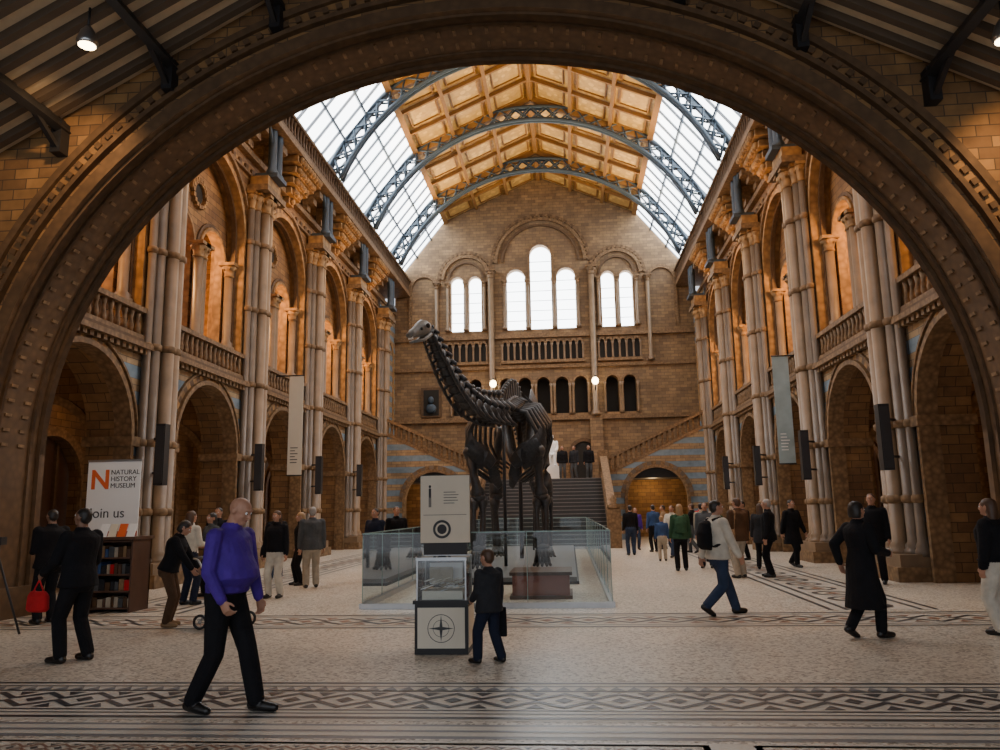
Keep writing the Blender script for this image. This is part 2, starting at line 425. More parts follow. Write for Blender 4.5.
        pbox(im, P, y - .4, y + .4, 15.3, 15.6, -.8, .1, IRON)
        for sgn in (-1, 1):
            im.tube([P(y + sgn * .3, 13.6, -.6), P(y + sgn * .55, 14.2, -.6), P(y + sgn * 1.1, 14.9, -.6), P(y + sgn * 1.6, 15.35, -.5)], .06, IRON, 6)
        im.done('iron_roof_support')

for side in (-1, 1):
    for y in PIERS[:4]:
        sb = MB(); x = side * (W - .75)
        z0 = 2.3
        sb.box(x - .11, x + .11, y - .95, y - .72, z0, z0 + 1.4, BLACK)
        sb.box(x - .09, x + .09, y - .965, y - .95, z0 + .05, z0 + 1.35, INK)
        sb.beam((x, y - .75, z0 + .3), (side * (W - .3), y - .4, z0 + .3), .05, .05, BLACK)
        sb.beam((x, y - .75, z0 + 1.1), (side * (W - .3), y - .4, z0 + 1.1), .05, .05, BLACK)
        sb.done('loudspeaker')

# ------------------------------------------------------------------ back wall
P = lambda s, z, t: (s, YB + t, z)
mb = MB(); tr = MB()
def solid(s0, s1, z0, zt, m=BRW):
    f = zt if callable(zt) else (lambda s: zt)
    mb.quad(P(s0, z0, 0), P(s1, z0, 0), P(s1, f(s1), 0), P(s0, f(s0), 0), m)
solid(-W, W, 0, 6.8)
ops = [(-2.15 + 1.075 * i, .37) for i in range(5)] + [(s * 4.45 + d, .36) for s in (-1, 1) for d in (-.5, .5)]
ops.sort(); xs = [-W]
for (c0, _), (c1, _) in zip(ops, ops[1:]): xs.append((c0 + c1) / 2)
xs.append(W)
for i, (c, a) in enumerate(ops):
    arch_panel(mb, P, xs[i], xs[i + 1], 6.8, 9.6, c, a, a, 8.75, 7.0, 0, .6, BRW, TRIM)
    ring(tr, P, c, 8.75, a, a, a + .12, a + .12, -.08, .02, TRIM, 12)
    for e_ in (-1, 1):
        tr.lathe((c + e_ * (a + .08), YB - .08, 0), [(.1, 6.95), (.07, 7.1), (.07, 8.5), (.12, 8.72)], SHAFT, 8)
pbox(mb, P, -W, W, 6.8, 9.6, .6, .65, VOIDSHADE)
solid(-W, W, 9.6, 11.6)
pbox(tr, P, -W, W, 6.6, 6.85, -.2, .02, TRIM)
pbox(tr, P, -W, W, 9.65, 9.85, -.15, .02, TRIM); pbox(tr, P, -W, W, 11.45, 11.7, -.22, .02, TRIM)
for c, h in ((0, 2.35), (-4.45, 1.2), (4.45, 1.2)):
    n = int(h * 2 / .36); pbox(tr, P, c - h, c + h, 10.1, 11.35, -.005, .01, VOIDSHADE)
    for i in range(n + 1):
        xx = c - h + i * 2 * h / n; tr.lathe((xx, YB - .12, 0), [(.09, 10.1), (.06, 10.25), (.06, 10.95), (.1, 11.1)], SHAFT, 8)
        if i < n: ring(tr, P, xx + h / n, 11.1, h / n - .07, .14, h / n + .02, .3, -.15, 0, TRIM, 8)
    pbox(tr, P, c - h - .1, c + h + .1, 9.95, 10.12, -.25, .02, TRIM)
wins = [(-4.98, .38, 14.95), (-3.92, .38, 14.95), (-1.48, .55, 15.1), (0, .62, 16.5), (1.48, .55, 15.1), (3.92, .38, 14.95), (4.98, .38, 14.95)]
xs = [-5.7, -4.45, -2.9, -.78, .78, 2.9, 4.45, 5.7]
for s0_, s1_ in ((-W, -WR), (-WR, -5.7), (5.7, WR), (WR, W)): solid(s0_, s1_, 11.6, roofz)
wn = 1
for i, (c, a, zs) in enumerate(wins):
    arch_panel(mb, P, xs[i], xs[i + 1], 11.6, roofz, c, a, a, zs, 12.0, 0, .5, BRW, TRIML)
    ring(tr, P, c, zs, a, a, a + .14, a + .14, -.08, .02, TRIM, 14, zb=12)
    wm = MB()
    A = [(c - a, 12.0)] + [(c - a * cos(pi * k / 14), zs + a * sin(pi * k / 14)) for k in range(15)] + [(c + a, 12.0)]
    wm.poly([P(p[0], p[1], .4) for p in A], WING)
    for k in range(1, 9):
        z = 12 + k * .6
        if z < zs: pbox(wm, P, c - a, c + a, z - .012, z + .012, .34, .39, FRAME)
    wm.done('window_%d' % wn); wn += 1
for x in (-.78, .78, -2.15, 2.15, -4.45, 4.45, -5.55, 5.55, -3.35, 3.35):
    column(tr, x, YB - .14, 12.0, 15.0, .1, SHAFT, TRIM, .35, 8)
for c, a, zs in ((0, 2.55, 16.1), (-4.45, 1.3, 15.2), (4.45, 1.3, 15.2)):
    ring(tr, P, c, zs, a, a, a + .18, a + .18, -.14, .02, TRIM, 24); ring(tr, P, c, zs, a + .25, a + .25, a + .42, a + .42, -.08, .02, DARKT, 36, m2=TRIM)
    ring(tr, P, c, zs, a - .35, a - .35, a - .22, a - .22, -.1, .02, DARKT, 24)
    dentils(tr, P, c, zs, a + .22, a + .22, .12, -.12, 0, TRIM, int(a * 14))
for s_ in (-1, 1):
    ring(tr, P, s_ * 7.0, 14.7, .7, .7, .9, .9, -.12, .02, TRIM, 16, zb=12.0)
    column(tr, s_ * 6.2, YB - .2, 9.9, 15.0, .12, SHAFT, TRIM, .4, 8)
    column(tr, s_ * 2.95, YB - .3, 6.8, 15.6, .17, SHAFT, TRIM, .5, 10)
    tr.box(s_ * 2.95 - .35, s_ * 2.95 + .35, YB - .35, YB, 3.1, 6.8, BRW)
A = [(1.5, 3.1)] + [(2.2 - .65 * cos(pi * k / 12), 4.7 + .65 * sin(pi * k / 12)) for k in range(13)] + [(2.85, 3.1)]
tr.poly([P(p[0], p[1], -.02) for p in A], VOIDSHADE); ring(tr, P, 2.2, 4.7, .65, .65, .85, .85, -.1, .02, DARKT, 14, zb=3.1)
tr.box(-7.15, -5.95, YB - .12, YB, 6.95, 8.7, DARKT)
tr.box(-7.0, -6.1, YB - .14, YB - .11, 7.05, 8.55, VOIDSHADE)
tr.ell((-6.55, YB - .2, 7.95), (.17, .12, .22), IRON); tr.ell((-6.55, YB - .2, 7.45), (.32, .12, .28), IRON)
mb.done('wall_back'); tr.done('trim_back_wall')

# ------------------------------------------------------------------ staircase
st = MB()
for i in range(18):
    y0 = 33.1 + i * .383; z1 = (i + 1) * 3.1 / 18
    st.box(-2.9, 2.9, y0, 40.1, z1 - 3.1 / 18, z1, STONE)
    st.box(-2.9, 2.9, y0 - .02, y0 + .03, z1 - .03, z1 + .003, STONEL)
st.box(-3.3, 3.3, 40.0, YB - .4, 0, 3.1, BR)
for s_ in (-1, 1):
    x0, x1 = sorted((s_ * 2.9, s_ * 3.25))
    st.hexa([(x0, 32.8, 0), (x1, 32.8, 0), (x1, 40.2, 0), (x0, 40.2, 0), (x0, 32.8, .55), (x1, 32.8, .55), (x1, 40.2, 3.5), (x0, 40.2, 3.5)], TRIM)
    xm = (x0 + x1) / 2
    for i in range(22):
        y = 33.2 + i * .32; z = .55 + (y - 32.8) * 2.95 / 7.4
        st.lathe((xm, y, z), [(.06, 0), (.09, .15), (.05, .45), (.09, .62)], TRIM, 6)
    st.beam((xm, 32.8, 1.27), (xm, 40.2, 4.2), .36, .16, TRIM)
    st.box(xm - .28, xm + .28, 32.4, 32.95, 0, 1.55, TRIM); st.lathe((xm, 32.67, 1.55), [(.25, 0), (.3, .1), (.12, .25), (.16, .4), (.02, .6)], TRIM, 8)
    st.box(xm - .25, xm + .25, 40.0, 40.5, 3.1, 4.5, TRIM)
    WS = W - .02
    Q = (lambda sd: (lambda s, z, t: (sd * s, 40.6 + t, z)))(s_)
    zt = lambda s: 3.35 + (s - 3.3) * .46
    arch_panel(st, Q, 3.3, WS, 0, zt, 5.75, 1.55, 1.55, 2.1, 0, 0, .5, BAND, TRIM)
    ring(st, Q, 5.75, 2.1, 1.5, 1.5, 1.65, 1.65, -.12, .02, TRIM, 20, zb=0); ring(st, Q, 5.75, 2.1, 1.65, 1.65, 1.85, 1.85, -.06, .02, SHAFTB, 24, m2=TRIM)
    for i in range(19):
        s = 3.45 + i * .27; st.lathe((s_ * s, 40.75, zt(s)), [(.06, 0), (.09, .15), (.05, .5), (.09, .7)], TRIM, 6)
    st.beam((s_ * 3.3, 40.75, zt(3.3) + .78), (s_ * WS, 40.75, zt(WS) + .78), .34, .16, TRIM)
    st.beam((s_ * 3.3, 40.75, zt(3.3)), (s_ * WS, 40.75, zt(WS)), .34, .16, TRIM)
    for i in range(14):
        s = 3.4 + i * .35; a, b_ = sorted((s_ * s, s_ * WS)); st.box(a, b_, 41.1, YB - .4, 3.1 + i * .165, 3.1 + (i + 1) * .165, STONE)
    st.box(*sorted((s_ * 3.3, s_ * WS)), 44.0, 44.1, 0, 3.1, BR)
st.done('grand_staircase')

# ------------------------------------------------------------------ nave roof
rf = MB(); gl = MB(); bars = MB()
for s_ in (-1, 1):
    rf.quad((0, YA, 21.45), (0, YB + .3, 21.45), (s_ * 5.7, YB + .3, 18.95), (s_ * 5.7, YA, 18.95), GOLDP)
    gl.quad((s_ * 5.7, YA, 18.95), (s_ * 5.7, YB, 18.95), (s_ * (WR + .05), YB, 15.65), (s_ * (WR + .05), YA, 15.65), SKYG)
    up = V((s_ * 2.5, 0, 5.7)).normalized()
    for k in range(0, 4):
        x = .05 + k * 1.87; z = roofz(x) - .08
        rf.beam((s_ * x, YA, z), (s_ * x, YB, z), .16 if k < 3 else .28, .22, TIMB, up)
    y = 12.3 + 1.9; k = 1
    while y < YB:
        big = k % 3 == 0
        rf.beam((0, y, 21.3), (s_ * 5.7, y, 18.8), .24 if big else .12, .3 if big else .18, TIMB, (0, 0, 1))
        for i in range(3):
            yc = y + .95; xa = .05 + (i + .17) * 1.87; xb = .05 + (i + .83) * 1.87
            if yc < YB - .6:
                for (p, q) in (((xa, yc - .66), (xb, yc - .66)), ((xa, yc + .66), (xb, yc + .66)), ((xa, yc - .66), (xa, yc + .66)), ((xb, yc - .66), (xb, yc + .66))):
                    rf.beam((s_ * p[0], p[1], roofz(p[0]) + .02), (s_ * q[0], q[1], roofz(q[0]) + .02), .06, .07, TIMB, up)
        y += 1.9; k += 1
    upg = V((s_ * 3.3, 0, 2.6)).normalized()
    y = 12.3; k = 0
    while y < YB:
        if y > YA: bars.beam((s_ * 5.7, y, 18.85), (s_ * WR, y, 15.55), .05 if k % 6 else .18, .1 if k % 6 else .22, FRAME if k % 6 else IRON, upg)
        y += .95; k += 1
    for f_ in (.33, .66):
        x = 5.7 + (WR - 5.7) * f_; bars.beam((s_ * x, YA, roofz(x) - .05), (s_ * x, YB, roofz(x) - .05), .08, .12, IRON, upg)
rf.done('ceiling_nave'); gl.done('window_skylight_panes'); bars.done('trim_skylight_bars')
for y in PIERS + [13.3]:
    t = MB(); R0, R1, zc = 8.85, 8.2, 12.0; th0 = math.asin((15.3 - zc) / R0); n = 28
    for dy in (-.12, .12):
        for R_, r in ((R0, .085), (R1, .085)):
            t.tube([(R_ * cos(th0 + (pi - 2 * th0) * i / n), y + dy, zc + R_ * sin(th0 + (pi - 2 * th0) * i / n)) for i in range(n + 1)], r, IRON, 6)
        for i in range(n):
            ta = th0 + (pi - 2 * th0) * i / n; tb = th0 + (pi - 2 * th0) * (i + 1) / n
            for Ra, Rb in ((R0, R1), (R1, R0)):
                t.tube([(Ra * cos(ta), y + dy, zc + Ra * sin(ta)), (Rb * cos(tb), y + dy, zc + Rb * sin(tb))], .045, IRON, 5)
            if dy > 0: t.ell(((R0 + R1) / 2 * cos((ta + tb) / 2), y, zc + (R0 + R1) / 2 * sin((ta + tb) / 2)), (.1, .16, .1), IRON, nu=6, nv=5)
    t.done('roof_truss')

# ------------------------------------------------------------------ entrance arch wall
P = lambda s, z, t: (s, YF + t, z)
mb = MB(); tr = MB(); AR, RR, ZS = 7.95, 7.0, 2.7
ft = lambda s: roofz(s) + .2 if abs(s) < W else 13.4
arch_panel(mb, P, -14, 14, 0, ft, 0, AR, RR, ZS, 0, 0, YA - YF, BRF, DARKT, 56)
mb.done('wall_front')
for (t0, t1, d) in ((.02, .16, .07), (.3, .36, .04), (1.12, 1.18, .04), (1.34, 1.48, .07)):
    ring(tr, P, 0, ZS, AR - d, RR - d, AR + .01, RR + .01, t0, t1, DARKT, 56, zb=0)
    n = 56
    A = [(-(AR - d) * cos(pi * i / n), ZS + (RR - d) * sin(pi * i / n)) for i in range(n + 1)]
    for p, q in zip(A, A[1:]):
        tr.quad(P(*p, t0), P(*q, t0), P(*q, t1), P(*p, t1), DARKT)
dentils(tr, P, 0, ZS, AR, RR, .05, .45, .6, TRIM, 90); dentils(tr, P, 0, ZS, AR, RR, .05, .85, 1.0, TRIM, 90)
ring(tr, P, 0, ZS, AR - .02, RR - .02, AR + .18, RR + .18, -.1, .02, DARKT, 56, zb=0)
ring(tr, P, 0, ZS, AR + .3, RR + .3, AR + .38, RR + .38, -.12, .02, DARKT, 56, zb=0)
ring(tr, P, 0, ZS, AR + .62, RR + .62, AR + .74, RR + .74, -.08, .02, DARKT, 56)
dentils(tr, P, 0, ZS, AR + .52, RR + .52, .1, -.05, 0, DARKT, 110)
for s_ in (-1, 1):
    a, b_ = sorted((s_ * (AR - .1), s_ * (AR + .9))); tr.box(a, b_, YF - .2, YA + .05, 0, .35, DARKT); tr.box(a, b_, YF - .12, YA + .02, .35, .5, DARKT)
tr.done('trim_entrance_arch')

cm = MB(); cz = lambda x: 11.75 - .54 * abs(x)
for s_ in (-1, 1):
    cm.quad((0, -4, cz(0) + .3), (0, YF, cz(0) + .3), (s_ * 13, YF, cz(13) + .3), (s_ * 13, -4, cz(13) + .3), CEILT)
    up = V((s_ * .54, 0, 1)).normalized(); y = -3.9
    while y < YF:
        cm.beam((0, y, cz(0) + .24), (s_ * 13, y, cz(13) + .24), .13, .14, CEILB, up); y += .42
    for x in (1.45, 3.3, 5.1, 6.95, 8.8, 10.6):
        cm.beam((s_ * x, -4, cz(x) + .05), (s_ * x, YF, cz(x) + .05), .13, .26, BLACK, up)
        cm.box(s_ * x - .09, s_ * x + .09, YF - .22, YF, cz(x) - .45, cz(x) + .1, BLACK)
        cm.beam((s_ * x, YF - .8, cz(x)), (s_ * x, YF - .1, cz(x) - .4), .08, .08, BLACK)
cm.done('ceiling_entrance')
sw = MB()
for s_ in (-1, 1): sw.box(*sorted((s_ * 12.6, s_ * 12.9)), -4, YF, 0, 5.4, BRF)
sw.done('wall_entrance_sides')

# ------------------------------------------------------------------ floor
fm = MB(); fm.quad((-14, -4, 0), (14, -4, 0), (14, 46, 0), (-14, 46, 0), TERR); fm.done('floor')
fl = MB(); Z = [.002, .004, .006]
def strip(x0, x1, y0, y1, m, k=0): fl.quad((x0, y0, Z[k]), (x1, y0, Z[k]), (x1, y1, Z[k]), (x0, y1, Z[k]), m)
def flat(pts, m, k=2): fl.poly([(p[0], p[1], Z[k]) for p in pts], m)
def fring(cx, cy, r0, r1, m, k=2, n=14, sx=1):
    for i in range(n):
        a, b_ = 2 * pi * i / n, 2 * pi * (i + 1) / n
        flat([(cx + sx * r0 * cos(a), cy + r0 * sin(a)), (cx + sx * r1 * cos(a), cy + r1 * sin(a)), (cx + sx * r1 * cos(b_), cy + r1 * sin(b_)), (cx + sx * r0 * cos(b_), cy + r0 * sin(b_))], m, k)
def chain_x(x0, x1, yc, h, m1=MOSD, m2=MOSG):
    n = int((x1 - x0) / (h * .8)); d = (x1 - x0) / n
    for i in range(n):
        cx = x0 + d * (i + .5); q = h * .2
        a = d * .5; o = h * .46; w_ = h * .13
        for sg in (-1, 1):
            flat([(cx - a, yc), (cx - a, yc + sg * w_), (cx, yc + sg * o), (cx, yc + sg * (o - w_))], m1)
            flat([(cx + a, yc), (cx + a, yc + sg * w_), (cx, yc + sg * o), (cx, yc + sg * (o - w_))], m1)
        flat([(cx - q * .7, yc), (cx, yc - q * .8), (cx + q * .7, yc), (cx, yc + q * .8)], m2)
        e_ = cx + a; q = h * .14
        for sg in (-1, 1): flat([(e_ - q, yc + sg * h * .46), (e_ + q, yc + sg * h * .46), (e_, yc + sg * h * .24)], m2)
def chain_y(y0, y1, xc, h):
    n = int((y1 - y0) / (h * 1.1)); d = (y1 - y0) / n
    for i in range(n):
        cy = y0 + d * (i + .5); fring(xc, cy, h * .33, h * .46, MOSD, 2, 10)
        q = h * .2; flat([(xc - q, cy), (xc, cy - q), (xc + q, cy), (xc, cy + q)], MOSR)
strip(-12, 12, 6.4, 7.8, MOSL, 0)
for a, b_ in ((7.7, 7.76), (7.58, 7.61), (6.45, 6.52), (6.6, 6.63), (7.38, 7.42), (6.70, 6.74)): strip(-12, 12, a, b_, MOSD, 1)
chain_x(-12, 12, 7.06, .6, MOSD, MOSD)
for i in range(150):
    x = -12 + i * .16; flat([(x, 7.43), (x + .14, 7.43), (x + .07, 7.57)], MOSG)
strip(-12, 12, 5.92, 6.3, MOSG, 0); strip(-12, 12, 5.98, 6.24, MOSL, 1); strip(-12, 12, 6.08, 6.13, MOSG, 2)
strip(-12, 12, 4.2, 5.85, MOSL, 0)
for (a, b_) in ((-7.9, -3.2), (-3.0, 2.2), (2.5, 6.8), (7.0, 10)):
    for k, (m_, ins) in enumerate(((MOSD, 0), (TERR, .05))): strip(a + ins, b_ - ins, 4.3 + ins, 5.82 - ins, m_, k)
    chain_x(a + .15, b_ - .15, 5.62, .22, MOSR, MOSD); chain_x(a + .15, b_ - .15, 5.2, .3, MOSG, MOSR)
strip(-7.9, 7.9, 11.2, 12.7, MOSL, 0)
for a, b_ in ((11.25, 11.33), (12.55, 12.65), (11.45, 11.49), (12.4, 12.44)): strip(-7.9, 7.9, a, b_, MOSD, 1)
chain_x(-7.9, 7.9, 11.93, .75, MOSD, MOSR)
for s_ in (-1, 1):
    a, b_ = sorted((s_ * 5.2, s_ * 6.9)); strip(a, b_, 12.9, 40, MOSL, 0)
    for x in (5.25, 5.5, 6.6, 6.82):
        p, q = sorted((s_ * x, s_ * (x + .08))); strip(p, q, 12.9, 40, MOSD, 1)
    chain_y(13, 40, s_ * 6.05, .8)
fl.done('floor_mosaic')

# ------------------------------------------------------------------ people
class Body:
    def __init__(s): s.v = []; s.f = []; s.l = []
    def add(s, vs, fs, lab):
        o = len(s.v); s.v += [V(p) for p in vs]
        for f in fs: s.f.append([i + o for i in f]); s.l.append(lab)
    def rings(s, rs, lab):
        n = len(rs[0]); vs = [p for r in rs for p in r]; fs = []
        for i in range(len(rs) - 1):
            for j in range(n): fs.append((i * n + j, i * n + (j + 1) % n, (i + 1) * n + (j + 1) % n, (i + 1) * n + j))
        c0 = len(vs); vs.append(sum(rs[0], V()) / n); c1 = len(vs); vs.append(sum(rs[-1], V()) / n)
        for j in range(n):
            fs.append((c0, (j + 1) % n, j)); fs.append((c1, (len(rs) - 1) * n + j, (len(rs) - 1) * n + (j + 1) % n))
        s.add(vs, fs, lab)
    def loft(s, secs, lab, T=None, n=16, ax=V((1, 0, 0)), ay=V((0, 1, 0))):
        rs = []
        for (c, rx, ry) in secs:
            c = V(c); r = [c + ax * rx * cos(2 * pi * j / n) + ay * ry * sin(2 * pi * j / n) for j in range(n)]
            if T: r = [T(p) for p in r]
            rs.append(r)
        s.rings(rs, lab)
    def cap(s, p0, p1, r0, r1, lab, n=10):
        p0 = V(p0); p1 = V(p1); d = p1 - p0
        if d.length < 1e-5: d = V((0, 0, 1e-3))
        d.normalize(); a = d.orthogonal().normalized(); b_ = d.cross(a); rs = []
        prof = [(p0 - d * r0 * cos(t), r0 * sin(t)) for t in (.25, .8, 1.3)] + [(p0, r0), ((p0 + p1) / 2, (r0 + r1) / 2), (p1, r1)] + [(p1 + d * r1 * cos(t), r1 * sin(t)) for t in (1.3, .8, .25)]
        for c, r in prof: rs.append([c + (a * cos(2 * pi * j / n) + b_ * sin(2 * pi * j / n)) * r for j in range(n)])
        s.rings(rs, lab)
    def ell(s, c, r, lab, T=None, n=14):
        c = V(c); rs = []
        for i in range(1, 9):
            ph = pi * i / 9
            q = [c + V((r[0] * sin(ph) * cos(2 * pi * j / n), r[1] * sin(ph) * sin(2 * pi * j / n), -r[2] * cos(ph))) for j in range(n)]
            if T: q = [T(p) for p in q]
            rs.append(q)
        s.rings(rs, lab)

def ik(a, b_, l1, l2, pole):
    d = b_ - a; D = min(d.length, (l1 + l2) * .998); dn = d.normalized()
    x = (l1 * l1 - l2 * l2 + D * D) / (2 * D); h = sqrt(max(0, l1 * l1 - x * x))
    p = pole - dn * pole.dot(dn); p = p.normalized() if p.length > 1e-4 else dn.orthogonal()
    return a + dn * x + p * h, a + dn * D

def cloth(name, col, rough=.9):
    m = simple('cloth_' + name, col, rough, var=.35, scale=9, bmp=.8, dist=.03)
    m.node_tree.nodes['Principled BSDF'].inputs['Specular IOR Level'].default_value = .2
    return m
SK = simple('skin_light', (.42, .215, .135), .5, var=.08); SKD = simple('skin_tan', (.22, .11, .065), .5, var=.08)
HB = simple('hair_black', (.015, .012, .01), .5, scale=40); HBR = simple('hair_brown', (.07, .035, .018), .5, scale=40)
HG = simple('hair_grey', (.30, .28, .26), .6, scale=40); HBL = simple('hair_blonde', (.33, .20, .09), .5, scale=40)
CB = cloth('black', (.009, .009, .011)); CN = cloth('navy', (.014, .018, .035)); CP = cloth('purple', (.065, .022, .26), .7)
CG = cloth('grey', (.075, .08, .085)); CW = cloth('cream', (.55, .51, .43)); CR = cloth('red', (.45, .015, .02)); CBR = cloth('brown', (.08, .045, .025))
CJ = cloth('denim', (.03, .045, .085)); CGN = cloth('green', (.035, .085, .045)); CBE = cloth('beige', (.36, .31, .24)); CT = cloth('tan', (.24, .15, .08))
CDG = cloth('charcoal', (.025, .026, .03))
CBL = cloth('blue', (.04, .08, .19)); SH = simple('shoe_leather', (.01, .009, .009), .35); EYW = simple('eye_white', (.7, .7, .7), .3, bmp=0); EYD = simple('eye_iris', (.02, .012, .01), .2, bmp=0)
LIP = simple('lips', (.32, .12, .09), .5, bmp=0)

POSES = {
 'stand': dict(feet=((-.11, -.03, .08, 0), (.11, .04, .08, 0)), hands=((-.27, .05, .80), (.27, .05, .80)), hz=.90),
 'walk': dict(feet=((-.08, .30, .08, 0), (.08, -.30, .155, 34)), hands=((-.25, -.16, .84), (.25, .22, .88)), hz=.875),
 'walk2': dict(feet=((-.08, -.20, .13, 26), (.08, .16, .08, 0)), hands=((-.25, .2, .86), (.25, -.14, .83)), hz=.89),
 'hold': dict(feet=((-.11, 0, .08, 0), (.11, .03, .08, 0)), hands=((-.12, .3, 1.08), (.12, .3, 1.1)), hz=.90),
}

def human(name, x, y, yaw, H=1.75, pose='stand', top=CB, bottom=CB, shoe=SH, skin=SK, hair=HB, coat=None, hs='short', belly=0,
          fem=False, bag=None, bagm=CB, lean=0, hyaw=0, hpitch=0, hands=None, feet=None, vox=.013, hz=None, z=0, extra=None, curl=25, collar=True, poles=None, g_=1.06, hsz=1.0):
    p = POSES[pose]; feet = feet or p['feet']; hands = hands or p['hands']; hz = hz or p['hz']; dz = hz - .90
    B = Body(); ln = radians(lean); piv = V((0, 0, .93 + dz))
    Rl = Matrix.Rotation(-ln, 3, 'X')
    def T(q): return Rl @ (q + V((0, 0, dz)) - piv) + piv
    wv = .93 if fem else 1.0
    def G(secs): return [(c, a * g_, b_ * g_) for c, a, b_ in secs]
    B.loft(G([((0, -.01, .78), .12, .10), ((0, -.015, .85), .168, .125), ((0, -.015, .93), .178 + (.008 if fem else 0), .135), ((0, 0, 1.0), .165, .122), ((0, 0, 1.06), .145, .105)]), 'bottom', T)
    g = .022 if coat else 0.004
    secs = [((0, .0, 1.0), .163 + g, .122 + g + belly * .35), ((0, .012 + belly * .45, 1.08), .157 * wv + g + belly * .35, .118 + g + belly * .55), ((0, .012 + belly * .4, 1.15), .157 * wv + g + belly * .3, .118 + g + belly * .45),
            ((0, .008 + belly * .1, 1.25), .172 * wv + g, .126 + g + belly * .15 + (.012 if fem else 0)), ((0, 0, 1.34), .188 * wv + g, .125 + g + (.012 if fem else 0)), ((0, -.008, 1.40), .190 * wv + g, .108 + g), ((0, -.012, 1.445), .15 * wv, .085), ((0, -.01, 1.475), .09, .07), ((0, -.0, 1.50), .068, .064)]
    if coat:
        k = coat; lo = []
        if k < .7: lo = [((0, 0, k), .25, .215), ((0, 0, (k + .9) / 2), .22, .18), ((0, -.005, .9), .20, .155)]
        else: lo = [((0, 0, k), .215, .17), ((0, -.005, .93), .20, .155)]
        secs = lo + secs
    else:
        secs = [((0, 0, .955), .176, .134 + belly * .1)] + secs
    B.loft(G(secs), 'top', T, 20)
    sh = .19 * (.9 if fem else 1) * (g_ * .5 + .5)
    B.cap(T(V((-sh * .9, -.005, 1.415))), T(V((sh * .9, -.005, 1.415))), .06, .06, 'top')
    nb = V((0, .005, 1.52)); Rh = Matrix.Rotation(radians(hyaw), 3, 'Z') @ Matrix.Rotation(-radians(hpitch), 3, 'X')
    def TH(q): return T(Rh @ ((q + V((0, .012, -.012)) - nb) * hsz) + nb)
    B.cap(T(V((0, -.01, 1.45))), TH(V((0, -.005, 1.60))), .062 if not fem else .05, .058 if not fem else .047, 'skin')
    if collar: B.loft([((0, -.008, 1.47), .095, .086), ((0, -.004, 1.512), .072, .072)], 'top', T)
    B.ell((0, 0, 1.662), (.077, .097, .088), 'skin', TH); B.ell((0, .022, 1.615), (.064, .078, .08), 'skin', TH)
    B.ell((0, .072, 1.562), (.03, .028, .022), 'skin', TH)
    B.cap(TH(V((0, .094, 1.662))), TH(V((0, .113, 1.625))), .009, .015, 'skin', 8); B.ell((0, .088, 1.68), (.05, .014, .012), 'skin', TH)
    for e_ in (-1, 1):
        B.ell((e_ * .079, -.004, 1.64), (.012, .022, .034), 'skin', TH); B.ell((e_ * .036, .07, 1.618), (.024, .02, .022), 'skin', TH)
    if hs == 'short': B.ell((0, -.016, 1.682), (.083, .098, .082), 'hair', TH); B.ell((0, -.05, 1.64), (.076, .06, .08), 'hair', TH)
    if hs == 'crop': B.ell((0, -.014, 1.675), (.079, .094, .08), 'hair', TH); B.ell((0, -.05, 1.64), (.07, .052, .07), 'hair', TH)
    if hs == 'long':
        B.ell((0, -.016, 1.682), (.088, .102, .088), 'hair', TH); B.loft([((0, -.04, 1.68), .09, .075), ((0, -.05, 1.6), .095, .07), ((0, -.06, 1.5), .095, .055), ((0, -.07, 1.42), .07, .04)], 'hair', TH)
    if hs == 'bob':
        B.ell((0, -.018, 1.682), (.09, .102, .088), 'hair', TH); B.loft([((0, -.04, 1.68), .092, .078), ((0, -.045, 1.6), .096, .072), ((0, -.045, 1.55), .085, .06)], 'hair', TH)
    wr = []
    for i, e_ in enumerate((-1, 1)):
        S = T(V((e_ * sh, -.005, 1.405))); hd = V(hands[i]) + V((0, 0, dz))
        pole = V(poles[i]) if poles else V((e_ * .35, -1, -.15))
        E, Wp = ik(S, hd, .285, .255, pole)
        rr = .012 if coat else .004
        B.cap(S, E, (.062 + rr) * g_, (.05 + rr) * g_, 'top'); B.cap(E, E.lerp(Wp, .95), (.051 + rr) * g_, (.036 + rr) * g_, 'top')
        F = (Wp - E).normalized(); B.cap(E.lerp(Wp, .88), Wp, .028, .026, 'skin')
        Tn = V((0, 1, .0)) if abs(F.y) < .8 else V((0, 0, 1))
        Tn = (Tn - F * Tn.dot(F)).normalized(); Nn = V((-e_, 0, 0)); Nn = (Nn - F * Nn.dot(F) - Tn * Nn.dot(Tn))
        Nn = Nn.normalized() if Nn.length > .01 else F.cross(Tn)
        B.loft([(Wp, .026, .02), (Wp + F * .035, .038, .019), (Wp + F * .07, .042, .017), (Wp + F * .095, .038, .015)], 'skin', None, 12, Tn, Nn)
        fr = .0088 if vox < .01 else .0105
        for k, (o, L) in enumerate(((.031, .92), (.0105, 1.05), (-.0105, 1.0), (-.031, .78))):
            r0 = Wp + F * .088 + Tn * o; c1 = radians(curl); c2 = radians(curl * 2.2)
            d1 = (F * cos(c1) + Nn * sin(c1) + Tn * o * 3).normalized(); d2 = (F * cos(c2) + Nn * sin(c2)).normalized()
            p1 = r0 + d1 * .045 * L; p2 = p1 + d2 * .035 * L
            B.cap(r0, p1, fr, fr * .95, 'skin', 8); B.cap(p1, p2, fr * .95, fr * .8, 'skin', 8)
        r0 = Wp + F * .025 + Tn * .028; p1 = r0 + (Tn * .75 + F * .65 + Nn * .25).normalized() * .04; p2 = p1 + (F * .9 + Tn * .15 + Nn * .4).normalized() * .032
        B.cap(r0, p1, fr * 1.35, fr * 1.15, 'skin', 8); B.cap(p1, p2, fr * 1.15, fr * .95, 'skin', 8)
        wr.append(Wp + F * .08)
